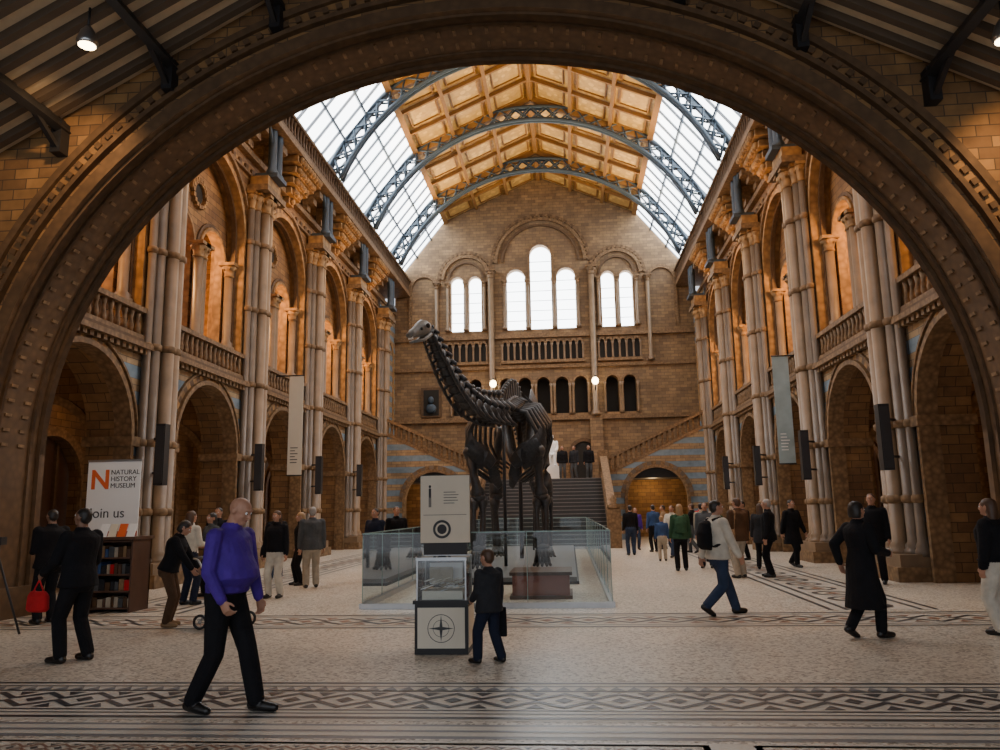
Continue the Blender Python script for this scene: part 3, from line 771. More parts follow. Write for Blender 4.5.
    for i, e_ in enumerate((-1, 1)):
        fx, fy, fz, fp = feet[i]; Hp = V((e_ * .09, -.005, .89 + dz)); A = V((fx, fy, fz))
        K, A2 = ik(Hp, A, .425, .415, V((e_ * .05, 1, 0)))
        B.cap(Hp, K, .098 * g_, .072 * g_, 'bottom', 12); B.cap(K, K.lerp(A2, .35), .071 * g_, .071 * g_, 'bottom', 12); B.cap(K.lerp(A2, .35), A2 + (K - A2).normalized() * .02, .071 * g_, .064 * g_, 'bottom', 12)
        a = radians(fp); Rf = Matrix.Rotation(-a, 3, 'X')
        hl = A2 + Rf @ V((0, -.035, -.035)); mdd = A2 + Rf @ V((e_ * .008, .08, -.04)); to = A2 + Rf @ V((e_ * .015, .165, -.046))
        B.cap(A2, hl, .044, .045, 'shoe'); B.cap(hl, mdd, .045, .046, 'shoe'); B.cap(mdd, to, .046, .036, 'shoe')
    if bag == 'backpack':
        B.loft([((0, -.2, 1.0), .12, .06), ((0, -.225, 1.06), .15, .1), ((0, -.225, 1.25), .15, .1), ((0, -.2, 1.4), .12, .07), ((0, -.18, 1.44), .07, .04)], 'bag', T)
        for e_ in (-1, 1):
            pts = [V((e_ * .1, -.12, 1.45)), V((e_ * .11, .0, 1.48)), V((e_ * .115, .13, 1.40)), V((e_ * .14, .145, 1.25)), V((e_ * .18, .02, 1.1)), V((e_ * .14, -.15, 1.05))]
            for q, w in zip(pts, pts[1:]): B.cap(T(q), T(w), .018, .018, 'bag', 8)
    if bag in ('shoulder', 'shoulderR'):
        e_ = -1 if bag == 'shoulder' else 1
        B.loft([((e_ * .27, -.04, .80), .05, .13), ((e_ * .28, -.04, .84), .065, .16), ((e_ * .27, -.04, 1.0), .055, .15), ((e_ * .26, -.04, 1.06), .03, .13)], 'bag', T)
        for q, w in ((V((e_ * .25, .07, 1.04)), V((e_ * .16, .06, 1.475))), (V((e_ * .16, .06, 1.475)), V((e_ * .15, -.1, 1.46))), (V((e_ * .15, -.1, 1.46)), V((e_ * .25, -.15, 1.03)))): B.cap(T(q), T(w), .012, .012, 'bag', 8)
    if bag in ('handL', 'handR'):
        q = wr[0] if bag == 'handL' else wr[1]; q = q + V((0, .0, -.03))
        B.loft([(q + V((0, 0, -.36)), .05, .13), (q + V((0, 0, -.33)), .08, .16), (q + V((0, 0, -.18)), .075, .15), (q + V((0, 0, -.13)), .04, .12)], 'bag')
        B.cap(q + V((0, .09, -.15)), q, .011, .011, 'bag', 8); B.cap(q + V((0, -.09, -.15)), q, .011, .011, 'bag', 8)
    if bag == 'cup':
        q = wr[1]; B.loft([(q + V((-.035, 0, -.05)), .03, .03), (q + V((-.035, 0, .07)), .042, .042)], 'bag')
    if bag == 'coatarm':
        q = wr[1]; B.loft([(q + V((0, -.02, -.42)), .07, .14), (q + V((0, -.02, -.2)), .08, .13), (q + V((0, -.04, .04)), .07, .1)], 'bag')
    s = H / 1.75
    vs = [q * s for q in B.v]
    me = bpy.data.meshes.new('tmp'); me.from_pydata([tuple(q) for q in vs], [], B.f); me.update()
    o = bpy.data.objects.new('tmp', me); COL.objects.link(o)
    md = o.modifiers.new('r', 'REMESH'); md.mode = 'VOXEL'; md.voxel_size = vox; md.use_smooth_shade = True
    m2 = o.modifiers.new('s', 'SMOOTH'); m2.factor = .5; m2.iterations = 2
    bpy.context.view_layer.update()
    ev = o.evaluated_get(bpy.context.evaluated_depsgraph_get()); me2 = bpy.data.meshes.new_from_object(ev)
    bvh = BVHTree.FromPolygons(vs, B.f)
    bpy.data.objects.remove(o); bpy.data.meshes.remove(me)
    ov = MB(); mats = dict(top=top, bottom=bottom, shoe=shoe, skin=skin, hair=hair, bag=bagm)
    for k in ('top', 'bottom', 'shoe', 'skin', 'hair', 'bag'): ov.mat(mats[k])
    ov.v = [(q.co.x, q.co.y, max(q.co.z, 0.0)) for q in me2.vertices]
    for pl in me2.polygons:
        _, _, idx, _ = bvh.find_nearest(pl.center)
        ov.f.append(list(pl.vertices)); ov.mi.append(ov.mat(mats[B.l[idx]])); ov.sm.append(True)
    for e_ in (-1, 1):
        ov.ell(TH(V((e_ * .031, .087, 1.655))) * s, (.012 * s,) * 3, EYW if skin not in (MARBLE,) else MARBLE, nu=8, nv=6)
        ov.ell(TH(V((e_ * .031, .095, 1.655))) * s, (.0065 * s,) * 3, EYD if skin not in (MARBLE,) else MARBLE, nu=8, nv=6)
    q = TH(V((0, .097, 1.592))) * s; ov.ell(q, (.022 * s, .008 * s, .007 * s), LIP if skin not in (MARBLE,) else MARBLE, Rh, nu=8, nv=6)
    if extra: extra(ov, wr, s)
    ob = ov.done(name); ob.location = (x, y, z); ob.rotation_euler = (0, 0, radians(yaw))
    bpy.data.meshes.remove(me2)
    return ob

human('bald_man_in_purple_shirt', -1.65, 6.65, -105, 1.81, top=CP, bottom=CB, hs='none', belly=.10, hpitch=24, hyaw=6, vox=.0075, hz=.89, lean=3, g_=1.1,
      feet=((-.1, .25, .08, 0), (.1, -.22, .09, 5)), hands=((-.27, .12, .86), (.215, .13, .90)), poles=((-.4, -1, 0), (.6, -1, 0)), curl=40)
human('man_with_red_bag', -4.40, 8.82, 75, 1.74, top=CB, bottom=CB, skin=SKD, hair=HB, hs='crop', coat=.84, vox=.009, bag='handL', bagm=CR, hpitch=-8, g_=1.12,
      hands=((-.2, .32, 1.0), (.2, .2, .95)), feet=((-.13, .05, .08, 0), (.13, -.08, .08, 0)))
human('boy_in_dark_jacket', .385, 8.75, 50, 1.17, top=CDG, bottom=CN, hair=HBR, hs='short', coat=.80, vox=.009, hands=((-.13, .26, .98), (.29, .05, .86)),
      feet=((-.17, .1, .08, 0), (.16, -.12, .08, 0)), bag='coatarm', bagm=CB, hpitch=8, g_=1.22, hsz=1.22)
human('woman_in_black_coat', 4.88, 10.28, -65, 1.66, 'walk2', top=CB, bottom=CB, hair=HB, hs='bob', coat=.38, fem=True, vox=.010, bag='cup', bagm=CW, hands=((-.27, -.1, .95), (.2, .26, 1.08)), g_=1.06)
human('man_with_backpack', 3.53, 12.4, -70, 1.74, 'walk', top=CW, bottom=CJ, hair=HB, hs='short', coat=.86, bag='backpack', bagm=CB, vox=.011, hyaw=-10, g_=1.12)
human('person_in_white_skirt', 6.58, 10.5, 40, 1.66, 'stand', top=CB, bottom=CW, hair=HBR, hs='long', fem=True, coat=.95, vox=.012, g_=1.25)
human('man_in_dark_jacket', -6.9, 11.9, 60, 1.76, 'hold', top=CB, bottom=CB, skin=SKD, hs='crop', coat=.84, vox=.012, g_=1.1)
human('woman_in_cream_top', -5.75, 14.2, -20, 1.70, 'hold', top=CW, bottom=CN, hair=HBR, hs='long', fem=True, vox=.012, bag='shoulder', bagm=CBR)
human('woman_pushing_pushchair', -4.72, 11.5, -80, 1.58, 'hold', top=CB, bottom=CBR, hair=HB, hs='bob', fem=True, lean=16, vox=.012, shoe=CT, coat=.9, hands=((-.16, .42, .92), (.16, .42, .92)), hpitch=15)
human('woman_in_white_trousers', -4.5, 15.25, 170, 1.68, 'stand', top=CB, bottom=CW, hair=HBR, hs='long', fem=True, vox=.012, bag='shoulderR', bagm=CB, coat=.92, g_=1.1)
human('man_in_grey_jacket', -4.41, 17.15, 25, 1.76, 'stand', top=CG, bottom=CBE, hair=HG, hs='short', coat=.82, vox=.013, g_=1.14)
human('visitor_in_black', -3.25, 18.2, 160, 1.70, 'hold', top=CN, bottom=CN, hair=HB, coat=.85, vox=.014)
human('visitor_in_black', -2.95, 19.1, -150, 1.74, 'stand', top=CB, bottom=CG, hair=HBR, coat=.85, vox=.014)
human('visitor_in_black', -6.6, 17.2, 180, 1.78, 'stand', top=CB, bottom=CB, hair=HB, coat=.8, vox=.015)
human('visitor_in_black', -6.0, 19.2, 20, 1.70, 'stand', top=CB, bottom=CJ, hair=HBR, vox=.015)
human('woman_visitor', -4.9, 17.8, 120, 1.64, 'stand', top=CB, bottom=CB, hair=HBL, hs='long', fem=True, vox=.015)
human('woman_visitor', -6.0, 15.6, 150, 1.66, 'hold', top=CG, bottom=CB, hair=HB, hs='long', fem=True, vox=.015)
human('man_in_brown_coat', 5.13, 18.6, 30, 1.80, 'stand', top=CBR, bottom=CBE, hair=HBR, coat=.8, vox=.014, bag='shoulder', bagm=CT, g_=1.14)
human('man_in_dark_suit', 5.83, 18.7, 70, 1.76, 'stand', top=CB, bottom=CB, hair=HG, coat=.82, vox=.014)
human('man_in_dark_coat', 7.15, 21.6, -150, 1.76, 'walk2', top=CB, bottom=CB, hair=HB, coat=.6, vox=.015)
human('visitor_in_green_jacket', 4.1, 20.7, 0, 1.68, 'stand', top=CGN, bottom=CB, hair=HBL, hs='long', fem=True, coat=.84, vox=.015, bag='backpack', bagm=CGN)
human('visitor_in_purple', 3.8, 30.9, 190, 1.6, 'stand', top=CP, bottom=CJ, hair=HBR, vox=.018)
human('visitor_in_blue', 4.33, 29.4, 20, 1.7, 'stand', top=CBL, bottom=CB, hair=HB, vox=.018)
human('visitor_in_cream', 4.6, 26.2, 150, 1.68, 'walk', top=CW, bottom=CJ, hair=HBR, vox=.017)
human('visitor_in_blue', 4.05, 24.4, 0, 1.35, 'stand', top=CBL, bottom=CBE, hair=HBL, vox=.016)
human('visitor_in_cream', 5.2, 24.0, -40, 1.72, 'stand', top=CBE, bottom=CN, hair=HB, vox=.016)
human('visitor_in_red', 6.4, 31.7, 180, 1.7, 'stand', top=CR, bottom=CB, hair=HB, vox=.018)
human('visitor_in_green_jacket', 5.3, 22.3, 200, 1.62, 'hold', top=CGN, bottom=CW, hair=HBR, hs='long', fem=True, vox=.016)
human('visitor_in_black', 6.5, 24.5, 120, 1.75, 'stand', top=CB, bottom=CB, hair=HB, vox=.016)
human('visitor_in_black', 5.6, 28.5, 60, 1.72, 'walk2', top=CB, bottom=CG, hair=HBR, vox=.018)
human('visitor_in_grey', 4.9, 21.6, 160, 1.72, 'stand', top=CG, bottom=CN, hair=HB, coat=.84, vox=.016)
human('visitor_in_grey', 6.2, 21.0, -20, 1.66, 'stand', top=CDG, bottom=CB, hair=HBR, hs='long', fem=True, coat=.7, vox=.016)
human('visitor_in_cream', 6.1, 27.2, 30, 1.7, 'stand', top=CW, bottom=CB, hair=HB, vox=.018)
human('visitor_in_tan', 4.9, 31.2, 90, 1.68, 'stand', top=CT, bottom=CN, hair=HB, vox=.018)
human('visitor_in_tan', 7.2, 29.0, 0, 1.7, 'stand', top=CT, bottom=CB, hair=HBR, vox=.018)
human('visitor_in_black', 3.35, 27.5, 10, 1.7, 'stand', top=CB, bottom=CJ, hair=HB, vox=.018)
human('child_visitor', 5.0, 20.2, 40, 1.2, 'stand', top=CBL, bottom=CJ, hair=HBL, vox=.014, hsz=1.18)
human('man_by_pier', 7.5, 16.9, 150, 1.82, 'stand', top=CB, bottom=CB, hair=HBR, coat=.82, vox=.014)
for (xx, yaw, t_) in ((.98, 180, CB), (1.6, 150, CDG), (2.35, -170, CB)):
    human('visitor_on_landing', xx, 40.9, yaw, 1.74, 'stand', top=t_, bottom=CG, hair=HB, vox=.02, z=3.105, coat=.85)
human('seated_marble_statue', .42, 42.6, 180, 2.25, 'stand', top=MARBLE, bottom=MARBLE, shoe=MARBLE, skin=MARBLE, hair=MARBLE, coat=.88, vox=.018, z=3.85, hz=.52,
      feet=((-.13, .42, .08, 0), (.13, .36, .08, 0)), hands=((-.17, .32, 1.02), (.17, .3, 1.02)),
      extra=lambda ov, wr, s: (ov.box(-.3, .3, -.4, .2, 0, .5, MARBLE), ov.box(-.3, .3, -.42, -.3, .5, 1.1, MARBLE), ov.box(-.38, .38, -.5, .75, -.74, 0.0, MARBLE)))

# ------------------------------------------------------------------ dinosaur skeleton
D = MB()
def crs(pts, n):
    pts = [V(p) for p in pts]; out = []; P0 = [pts[0] * 2 - pts[1]] + pts + [pts[-1] * 2 - pts[-2]]; L = len(pts) - 1
    for i in range(n + 1):
        t = i / n * L; k = min(int(t), L - 1); u = t - k; a, b_, c, d = P0[k:k + 4]
        out.append(.5 * ((2 * b_) + (c - a) * u + (2 * a - 5 * b_ + 4 * c - d) * u * u + (3 * b_ - a - 3 * c + d) * u ** 3))
    return out
def vertebra(p, d, L, r, spine, tw, m=BONE):
    d = d.normalized(); sd = d.cross(V((0, 0, 1))).normalized(); up = sd.cross(d)
    D.tube([p - d * L * .46, p - d * L * .3, p, p + d * L * .3, p + d * L * .46], [r, r * .85, r * .6, r * .85, r * 1.05], m, 10)
    if spine:
        D.hexa([p + up * r * .5 - sd * r * .35 - d * L * .3, p + up * r * .5 + sd * r * .35 - d * L * .3, p + up * r * .5 + sd * r * .35 + d * L * .3, p + up * r * .5 - sd * r * .35 + d * L * .3,
                p + up * (r + spine) - sd * r * .25 - d * L * .22, p + up * (r + spine) + sd * r * .25 - d * L * .22, p + up * (r + spine) + sd * r * .25 + d * L * .12, p + up * (r + spine) - sd * r * .25 + d * L * .12], m)
        D.ell(p + up * (r + spine), (r * .38, r * .38, r * .32), m, nu=8, nv=6)
    for e_ in (-1, 1):
        if tw: D.tube([p + up * r * .5, p + sd * e_ * tw * .6 + up * r * .8, p + sd * e_ * tw + up * r * .3], [r * .5, r * .34, r * .25], m, 6)
        D.tube([p + up * r * .7 + sd * e_ * r * .3, p + up * r * 1.2 + sd * e_ * r * .55 + d * L * .55], [r * .34, r * .2], m, 6)
neck = crs([(-.45, 20.6, 4.15), (-.75, 19.7, 4.1), (-1.12, 18.7, 4.25), (-1.38, 17.8, 4.66), (-1.53, 17.0, 5.1), (-1.66, 16.4, 5.5)], 15)
for i in range(15):
    p = (neck[i] + neck[i + 1]) / 2; d = neck[i + 1] - neck[i]; f_ = 1 - i / 15; r = .12 + .18 * f_
    vertebra(p, d, d.length * 1.0, r, .08 + .16 * f_, r * 1.5)
    sd = d.normalized().cross(V((0, 0, 1))).normalized(); up = sd.cross(d.normalized())
    for e_ in (-1, 1):
        q = p + sd * e_ * r * 1.1 - up * r * .9
        D.tube([p + sd * e_ * r * .5, q, q - d * 1.4 - up * .06], [r * .34, r * .26, r * .1], BONE, 6)
back = crs([(-.45, 20.6, 4.15), (-.4, 21.6, 4.4), (-.3, 22.8, 4.65), (-.2, 24.2, 4.6), (-.2, 25.2, 4.3)], 13)
for i in range(13):
    p = (back[i] + back[i + 1]) / 2; d = back[i + 1] - back[i]
    vertebra(p, d, d.length, .22, .28 + .28 * min(1, i / 7), .48)
for i in range(11):
    p = (back[i] + back[i + 1]) / 2; f_ = sin(pi * (i + 2.6) / 14); w = .62 + .52 * f_; dp = 1.35 + .75 * f_
    for e_ in (-1, 1):
        D.tube([p + V((e_ * .2, 0, .1)), p + V((e_ * w * .72, 0, .0)), p + V((e_ * w, .05, -.5)), p + V((e_ * w * 1.02, .12, -1.0)), p + V((e_ * w * .8, .2, -dp * .85)), p + V((e_ * w * .4, .25, -dp))], [.055, .07, .06, .055, .05, .035], BONE, 6)
tail = crs([(-.2, 25.2, 4.3), (-.2, 26.4, 3.8), (-.15, 27.6, 3.1), (0, 28.8, 2.4), (.15, 30, 1.9), (.1, 31, 1.6), (-.2, 31.9, 1.5)], 26)
for i in range(26):
    p = (tail[i] + tail[i + 1]) / 2; d = tail[i + 1] - tail[i]; f_ = 1 - i / 26; r = .03 + .17 * f_
    vertebra(p, d, d.length, r, .32 * f_ * f_ + .02, .3 * f_ * f_)
    if i < 18: D.tube([p, p + V((0, .12, -.15 - .35 * f_))], [r * .4, r * .15], BONE, 6)
def blade(pts, wd, nrm, th=.045):
    nrm = V(nrm).normalized(); pts = crs(pts, 10); m_ = len(wd) - 1; pr = None; t = nrm * th
    for k in range(11):
        f_ = k / 10 * m_; j = min(int(f_), m_ - 1); w_ = wd[j] + (wd[j + 1] - wd[j]) * (f_ - j)
        d = (pts[min(k + 1, 10)] - pts[max(k - 1, 0)]).normalized(); u = d.cross(nrm).normalized(); p = pts[k]
        cur = [p - u * w_ - t * .4, p - t, p + u * w_ - t * .4, p + u * w_ + t * .4, p + t, p - u * w_ + t * .4]
        if pr: D.add(pr + cur, [(a, (a + 1) % 6, (a + 1) % 6 + 6, a + 6) for a in range(6)] + [(0, 1, 2, 3, 4, 5), (6, 7, 8, 9, 10, 11)], BONE, True)
        pr = cur
def legbone(pts, rad, m=BONE): D.tube(crs(pts, 8), [rad[min(len(rad) - 1, int(i / 8 * (len(rad) - 1) + .5))] for i in range(9)], m, 10)
for e_, fy in ((-1, 20.1), (1, 20.6)):
    cx = -.38
    blade([(cx + e_ * .62, 22.6, 4.75), (cx + e_ * .92, 21.8, 4.2), (cx + e_ * 1.0, 21.0, 3.65), (cx + e_ * .86, 20.3, 3.15), (cx + e_ * .45, 19.95, 2.85)], [.26, .14, .16, .34, .24], (e_ * .8, -.7, .1))
    blade([(cx + e_ * .95, 20.35, 3.3), (cx + e_ * .6, 20.0, 3.05), (cx + e_ * .25, 19.95, 2.75)], [.18, .27, .14], (e_ * .25, -1, .1))
    blade([(cx + e_ * .3, 20.25, 2.75), (cx + e_ * .24, 20.4, 2.45), (cx + e_ * .14, 20.8, 2.2)], [.12, .15, .08], (0, -1, .3))
    fx = (-.25) + e_ * .80; sx = cx + e_ * .86
    legbone([(sx, 20.45, 3.1), ((sx + fx) / 2, fy + .05, 2.5), (fx, fy + .15, 1.95)], [.23, .16, .11, .12, .19])
    D.ell((sx, 20.4, 3.12), (.23, .19, .19), BONE); D.ell((fx, fy + .12, 1.93), (.21, .17, .14), BONE); hx = fx
    legbone([(hx - .1, fy + .12, 1.9), (hx - .12, fy, 1.3), (hx - .08, fy - .05, .68)], [.13, .07, .095]); legbone([(hx + .1, fy + .17, 1.95), (hx + .12, fy + .06, 1.3), (hx + .07, fy, .68)], [.14, .075, .095])
    D.ell((hx, fy - .03, .66), (.2, .15, .09), BONE)
    for k in range(5):
        a = (k - 2) * .45; q = V((hx + .15 * sin(a), fy - .03 - .1 * cos(a), .6)); w = V((hx + .22 * sin(a), fy - .03 - .16 * cos(a), .26))
        D.tube([q, (q + w) / 2, w], [.055, .038, .052], BONE, 6); D.tube([w, w + V((.06 * sin(a), -.12 * cos(a), -.065))], [.05, .035], BONE, 6)
    gx = -.2
    blade([(gx + e_ * .3, 23.4, 4.3), (gx + e_ * .5, 23.9, 4.85), (gx + e_ * .5, 24.6, 5.0), (gx + e_ * .38, 25.3, 4.6)], [.16, .34, .4, .2], (e_, 0, .35), .06)
    D.tube([(gx + e_ * .42, 24.3, 4.3), (gx + e_ * .3, 23.8, 3.4), (gx + e_ * .1, 23.4, 3.0)], [.18, .12, .14], BONE, 8); D.tube([(gx + e_ * .42, 24.6, 4.3), (gx + e_ * .25, 25.2, 3.5), (gx + e_ * .1, 25.6, 3.1)], [.17, .1, .1], BONE, 8)
    hx = gx + e_ * .78; hy = 24.3 - e_ * .3
    legbone([(gx + e_ * .52, 24.4, 4.15), (hx, hy, 3.2), (hx, hy - .1, 2.1)], [.22, .16, .13, .14, .22])
    D.ell((hx, hy - .1, 2.05), (.22, .2, .16), BONE)
    legbone([(hx - .06, hy - .1, 2.0), (hx - .05, hy + .1, 1.2), (hx, hy + .2, .5)], [.16, .1, .12]); legbone([(hx + .13 * e_, hy - .05, 1.95), (hx + .14 * e_, hy + .12, 1.2), (hx + .09 * e_, hy + .2, .5)], [.08, .05, .06])
    for k in range(5):
        a = (k - 2) * .42; q = V((hx + .14 * sin(a), hy + .15 - .1 * cos(a), .45)); w = V((hx + .26 * sin(a), hy + .12 - .3 * cos(a), .24))
        D.tube([q, w], [.07, .055], BONE, 6); D.tube([w, w + V((.08 * sin(a), -.14 * cos(a), -.03))], [.05, .02], BONE, 6)
hp = V((-1.69, 16.32, 5.57)); fd = V((-.42, -.78, -.34)).normalized(); sd = fd.cross(V((0, 0, 1))).normalized(); up = sd.cross(fd)
secs = [(-.06, .1, .09, 0), (.03, .15, .16, 0), (.14, .165, .19, .0), (.28, .13, .16, -.01), (.42, .1, .115, -.03), (.55, .105, .09, -.05), (.66, .08, .06, -.06)]
vs = []; n = 12
for (l, w_, h_, o_) in secs:
    for j in range(n):
        t = 2 * pi * j / n; vs.append(hp + fd * l + sd * w_ * cos(t) + up * (h_ * sin(t) + o_))
fs = [(i * n + j, i * n + (j + 1) % n, (i + 1) * n + (j + 1) % n, (i + 1) * n + j) for i in range(len(secs) - 1) for j in range(n)]
fs += [tuple(range(n)), tuple(range((len(secs) - 1) * n, len(secs) * n))]
D.add(vs, fs, BONEL, True)
for e_ in (-1, 1):
    D.ell(hp + fd * .13 + sd * e_ * .15 + up * .03, (.05, .06, .055), VOIDSHADE); D.ell(hp + fd * .32 + sd * e_ * .115 + up * .0, (.03, .05, .035), VOIDSHADE)
    D.tube([hp + fd * .02 + sd * e_ * .1 - up * .17, hp + fd * .3 + sd * e_ * .09 - up * .24, hp + fd * .6 + sd * e_ * .05 - up * .22], [.045, .04, .035], BONEL, 6)
D.tube([hp + fd * .6 - sd * .05 - up * .22, hp + fd * .62 - up * .22, hp + fd * .6 + sd * .05 - up * .22], .03, BONEL, 6)
for k in range(7): D.tube([hp + fd * .61 + sd * (k - 3) * .02 - up * .1, hp + fd * .62 + sd * (k - 3) * .02 - up * .16], [.009, .005], MARBLE, 5)
D.tube([(-.42, 20.9, .152), (-.42, 20.9, 4.1)], .045, BLACK, 8); D.tube([(-.2, 24.2, .152), (-.2, 24.2, 4.3)], .06, BLACK, 8); D.tube([(-.05, 28.8, .152), (0, 28.8, 2.3)], .03, BLACK, 8)
D.done('dinosaur_skeleton')
pl = MB(); pl.box(-1.7, 1.4, 17.5, 32.2, 0, .15, MOSG); pl.box(-1.75, 1.45, 17.45, 32.25, 0, .06, BLACK); pl.done('skeleton_platform')
pl = MB(); pl.box(.2, 1.25, 14.7, 15.9, 0, .42, MAROON); pl.box(.15, 1.3, 14.65, 15.95, .42, .48, WOOD); pl.box(.15, 1.3, 14.65, 15.95, 0, .06, WOOD); pl.done('display_plinth')

gb = MB(); X0, X1, Y0, Y1, H_ = -2.27, 1.95, 13.4, 32.3, 1.25
EDGE = simple('glass_edge', (.25, .38, .36), .2, bmp=0)
def gpan(a, b_):
    a = V((*a, 0)); b_ = V((*b_, 0)); n = max(1, round((b_ - a).length / 1.42))
    for i in range(n):
        p = a.lerp(b_, (i + .006) / n); q = a.lerp(b_, (i + .994) / n)
        gb.quad(p + V((0, 0, .08)), q + V((0, 0, .08)), q + V((0, 0, H_)), p + V((0, 0, H_)), GLASS)
        gb.beam(p + V((0, 0, H_)), q + V((0, 0, H_)), .022, .02, EDGE)
        gb.beam(p + V((0, 0, .08)), p + V((0, 0, H_)), .012, .012, EDGE)
    gb.beam(a + V((0, 0, .045)), b_ + V((0, 0, .045)), .09, .09, STEEL)
gpan((X0, Y0), (X1, Y0)); gpan((X1, Y0), (X1, Y1)); gpan((X1, Y1), (X0, Y1)); gpan((X0, Y1), (X0, Y0))
gb.done('glass_barrier')

ib = empty('information_board', (-.77, 13.0, 0))
b1 = MB(); b1.box(-.41, .41, -.02, .03, 1.1, 2.2, CREAM); b1.box(-.42, .42, .03, .05, 1.09, 2.21, BLACK); b1.box(-.36, .36, 0, .05, .06, 1.1, BLACK); b1.box(-.42, .42, -.15, .2, 0, .06, BLACK)
for k, w_ in enumerate((.2, .25, .22, .24, .18)): b1.box(-.02, -.02 + w_, -.026, -.02, 1.92 - k * .045, 1.93 - k * .045, CG)
b1.ell((-.25, -.024, 2.02), (.02, .005, .025), INK); b1.box(-.27, -.23, -.026, -.02, 1.84, 1.99, INK); b1.box(-.27, -.255, -.026, -.02, 1.68, 1.84, INK); b1.box(-.245, -.23, -.026, -.02, 1.68, 1.84, INK)
b1.box(-.36, .36, -.026, -.02, 1.55, 1.557, INK)
for k in range(28):
    a = 2 * pi * k / 28; b_ = 2 * pi * (k + 1) / 28
    b1.quad((.11 * cos(a) - .05, -.027, 1.32 + .11 * sin(a)), (.15 * cos(a) - .05, -.027, 1.32 + .15 * sin(a)), (.15 * cos(b_) - .05, -.027, 1.32 + .15 * sin(b_)), (.11 * cos(b_) - .05, -.027, 1.32 + .11 * sin(b_)), CG)
b1.ell((-.05, -.025, 1.32), (.08, .006, .08), INK)
b1.done('panel', ib)

dc = MB(); cx, cy = -.22, 9.5
dc.box(cx - .31, cx + .31, cy - .28, cy + .28, 0, .56, BLACK); dc.box(cx - .275, cx + .275, cy - .292, cy - .28, .07, .52, CREAM); dc.box(cx + .31, cx + .318, cy - .24, cy + .24, .07, .52, CREAM)
dc.box(cx - .33, cx + .33, cy - .3, cy + .3, .56, .6, BLACK)
for k in range(28):
    a = 2 * pi * k / 28; b_ = 2 * pi * (k + 1) / 28
    for r0, r1 in ((.15, .158), (.09, .095)):
        dc.quad((cx + r0 * cos(a), cy - .294, .29 + r0 * sin(a)), (cx + r1 * cos(a), cy - .294, .29 + r1 * sin(a)), (cx + r1 * cos(b_), cy - .294, .29 + r1 * sin(b_)), (cx + r0 * cos(b_), cy - .294, .29 + r0 * sin(b_)), CG)
    if k % 7 == 0: dc.poly([(cx + .15 * cos(a), cy - .295, .29 + .15 * sin(a)), (cx + .025 * cos(a + .8), cy - .295, .29 + .025 * sin(a + .8)), (cx, cy - .295, .29), (cx + .025 * cos(a - .8), cy - .295, .29 + .025 * sin(a - .8))], CG)
for (x0, x1, y0, y1) in ((-.29, .29, -.27, -.262), (-.29, .29, .262, .27), (-.29, -.282, -.27, .27), (.282, .29, -.27, .27)): dc.box(cx + x0, cx + x1, cy + y0, cy + y1, .6, 1.06, CLEAR)
dc.box(cx - .3, cx + .3, cy - .28, cy + .28, 1.06, 1.08, CLEAR)
for sx in (-.285, .285):
    for sy in (-.265, .265): dc.box(cx + sx - .008, cx + sx + .008, cy + sy - .008, cy + sy + .008, .6, 1.08, STEEL)
for sy in (-.27, .27): dc.box(cx - .3, cx + .3, cy + sy - .01, cy + sy + .01, 1.05, 1.085, STEEL)
dc.box(cx - .24, cx + .24, cy - .2, cy + .22, .6, .7, CREAM)
for k in range(70):
    xx, yy = cx + random.uniform(-.24, .24), cy + random.uniform(-.24, .2); zz = .7 + random.uniform(0, .13)
    dc.hexa([(xx + a, yy + b_, zz + c_ + a * .3) for c_ in (0, .006) for a, b_ in ((-.04, -.025), (.04, -.025), (.04, .025), (-.04, .025))], random.choice([CREAM, WHITE, CREAM, CT, CBE]))
dc.box(cx - .2, cx + .2, cy + .1, cy + .12, .75, 1.0, WHITE); dc.box(cx - .18, cx + .1, cy - .03, cy, .78, .96, CBE)
dc.done('donation_display_case')

ks = MB(); cx, cy = -6.6, 13.4
ks.box(cx - .38, cx - .35, cy - .3, cy + .3, 0, 1.25, WOOD); ks.box(cx + .35, cx + .38, cy - .3, cy + .3, 0, 1.25, WOOD); ks.box(cx - .38, cx + .38, cy + .27, cy + .3, 0, 1.25, WOOD)
cols = [WOOD, CBR, CT, CDG, CG, CR, CBL, CBR, CBE]
for k in range(5):
    z0 = .06 + k * .28; ks.box(cx - .37, cx + .37, cy - .3, cy + .28, z0, z0 + .025, WOOD)
    if k < 4:
        x_ = cx - .33
        while x_ < cx + .3:
            w_ = random.uniform(.05, .11); ks.box(x_, x_ + w_ - .01, cy - .24, cy + .1, z0 + .025, z0 + .025 + random.uniform(.13, .2), random.choice(cols)); x_ += w_
ks.box(cx - .42, cx + .42, cy - .34, cy + .32, 1.22, 1.27, WOOD)
for k in range(4):
    ks.hexa([(cx - .33 + k * .17 + a, cy - .2 + b_, 1.27 + c_) for c_, b0 in ((0, 0), (.22, .1)) for a, b_ in ((0, b0), (.14, b0), (.14, b0 + .02), (0, b0 + .02))], [WHITE, CREAM, ORANGE, WHITE][k])
ks.done('leaflet_shelf')
bn = empty('pull_up_banner', (-7.25, 14.1, 0))
b1 = MB(); b1.box(-.52, .52, -.01, .01, .08, 2.66, WHITE); b1.box(-.52, .52, -.012, -.01, .08, 1.35, REDP); b1.box(-.54, .54, -.1, .1, 0, .08, STEEL); b1.box(-.53, .53, -.02, .02, 2.64, 2.68, STEEL); b1.done('banner_sheet', bn)
rx = (pi / 2, 0, 0)
t = text('N', .5, (-.46, -.016, 2.14), rx, ORANGE, bn); t.data.offset = .012
text('NATURAL\nHISTORY\nMUSEUM', .125, (-.06, -.016, 2.4), rx, INK, bn)
text('Join us', .26, (-.44, -.016, 1.6), rx, CG, bn)
tp = MB()
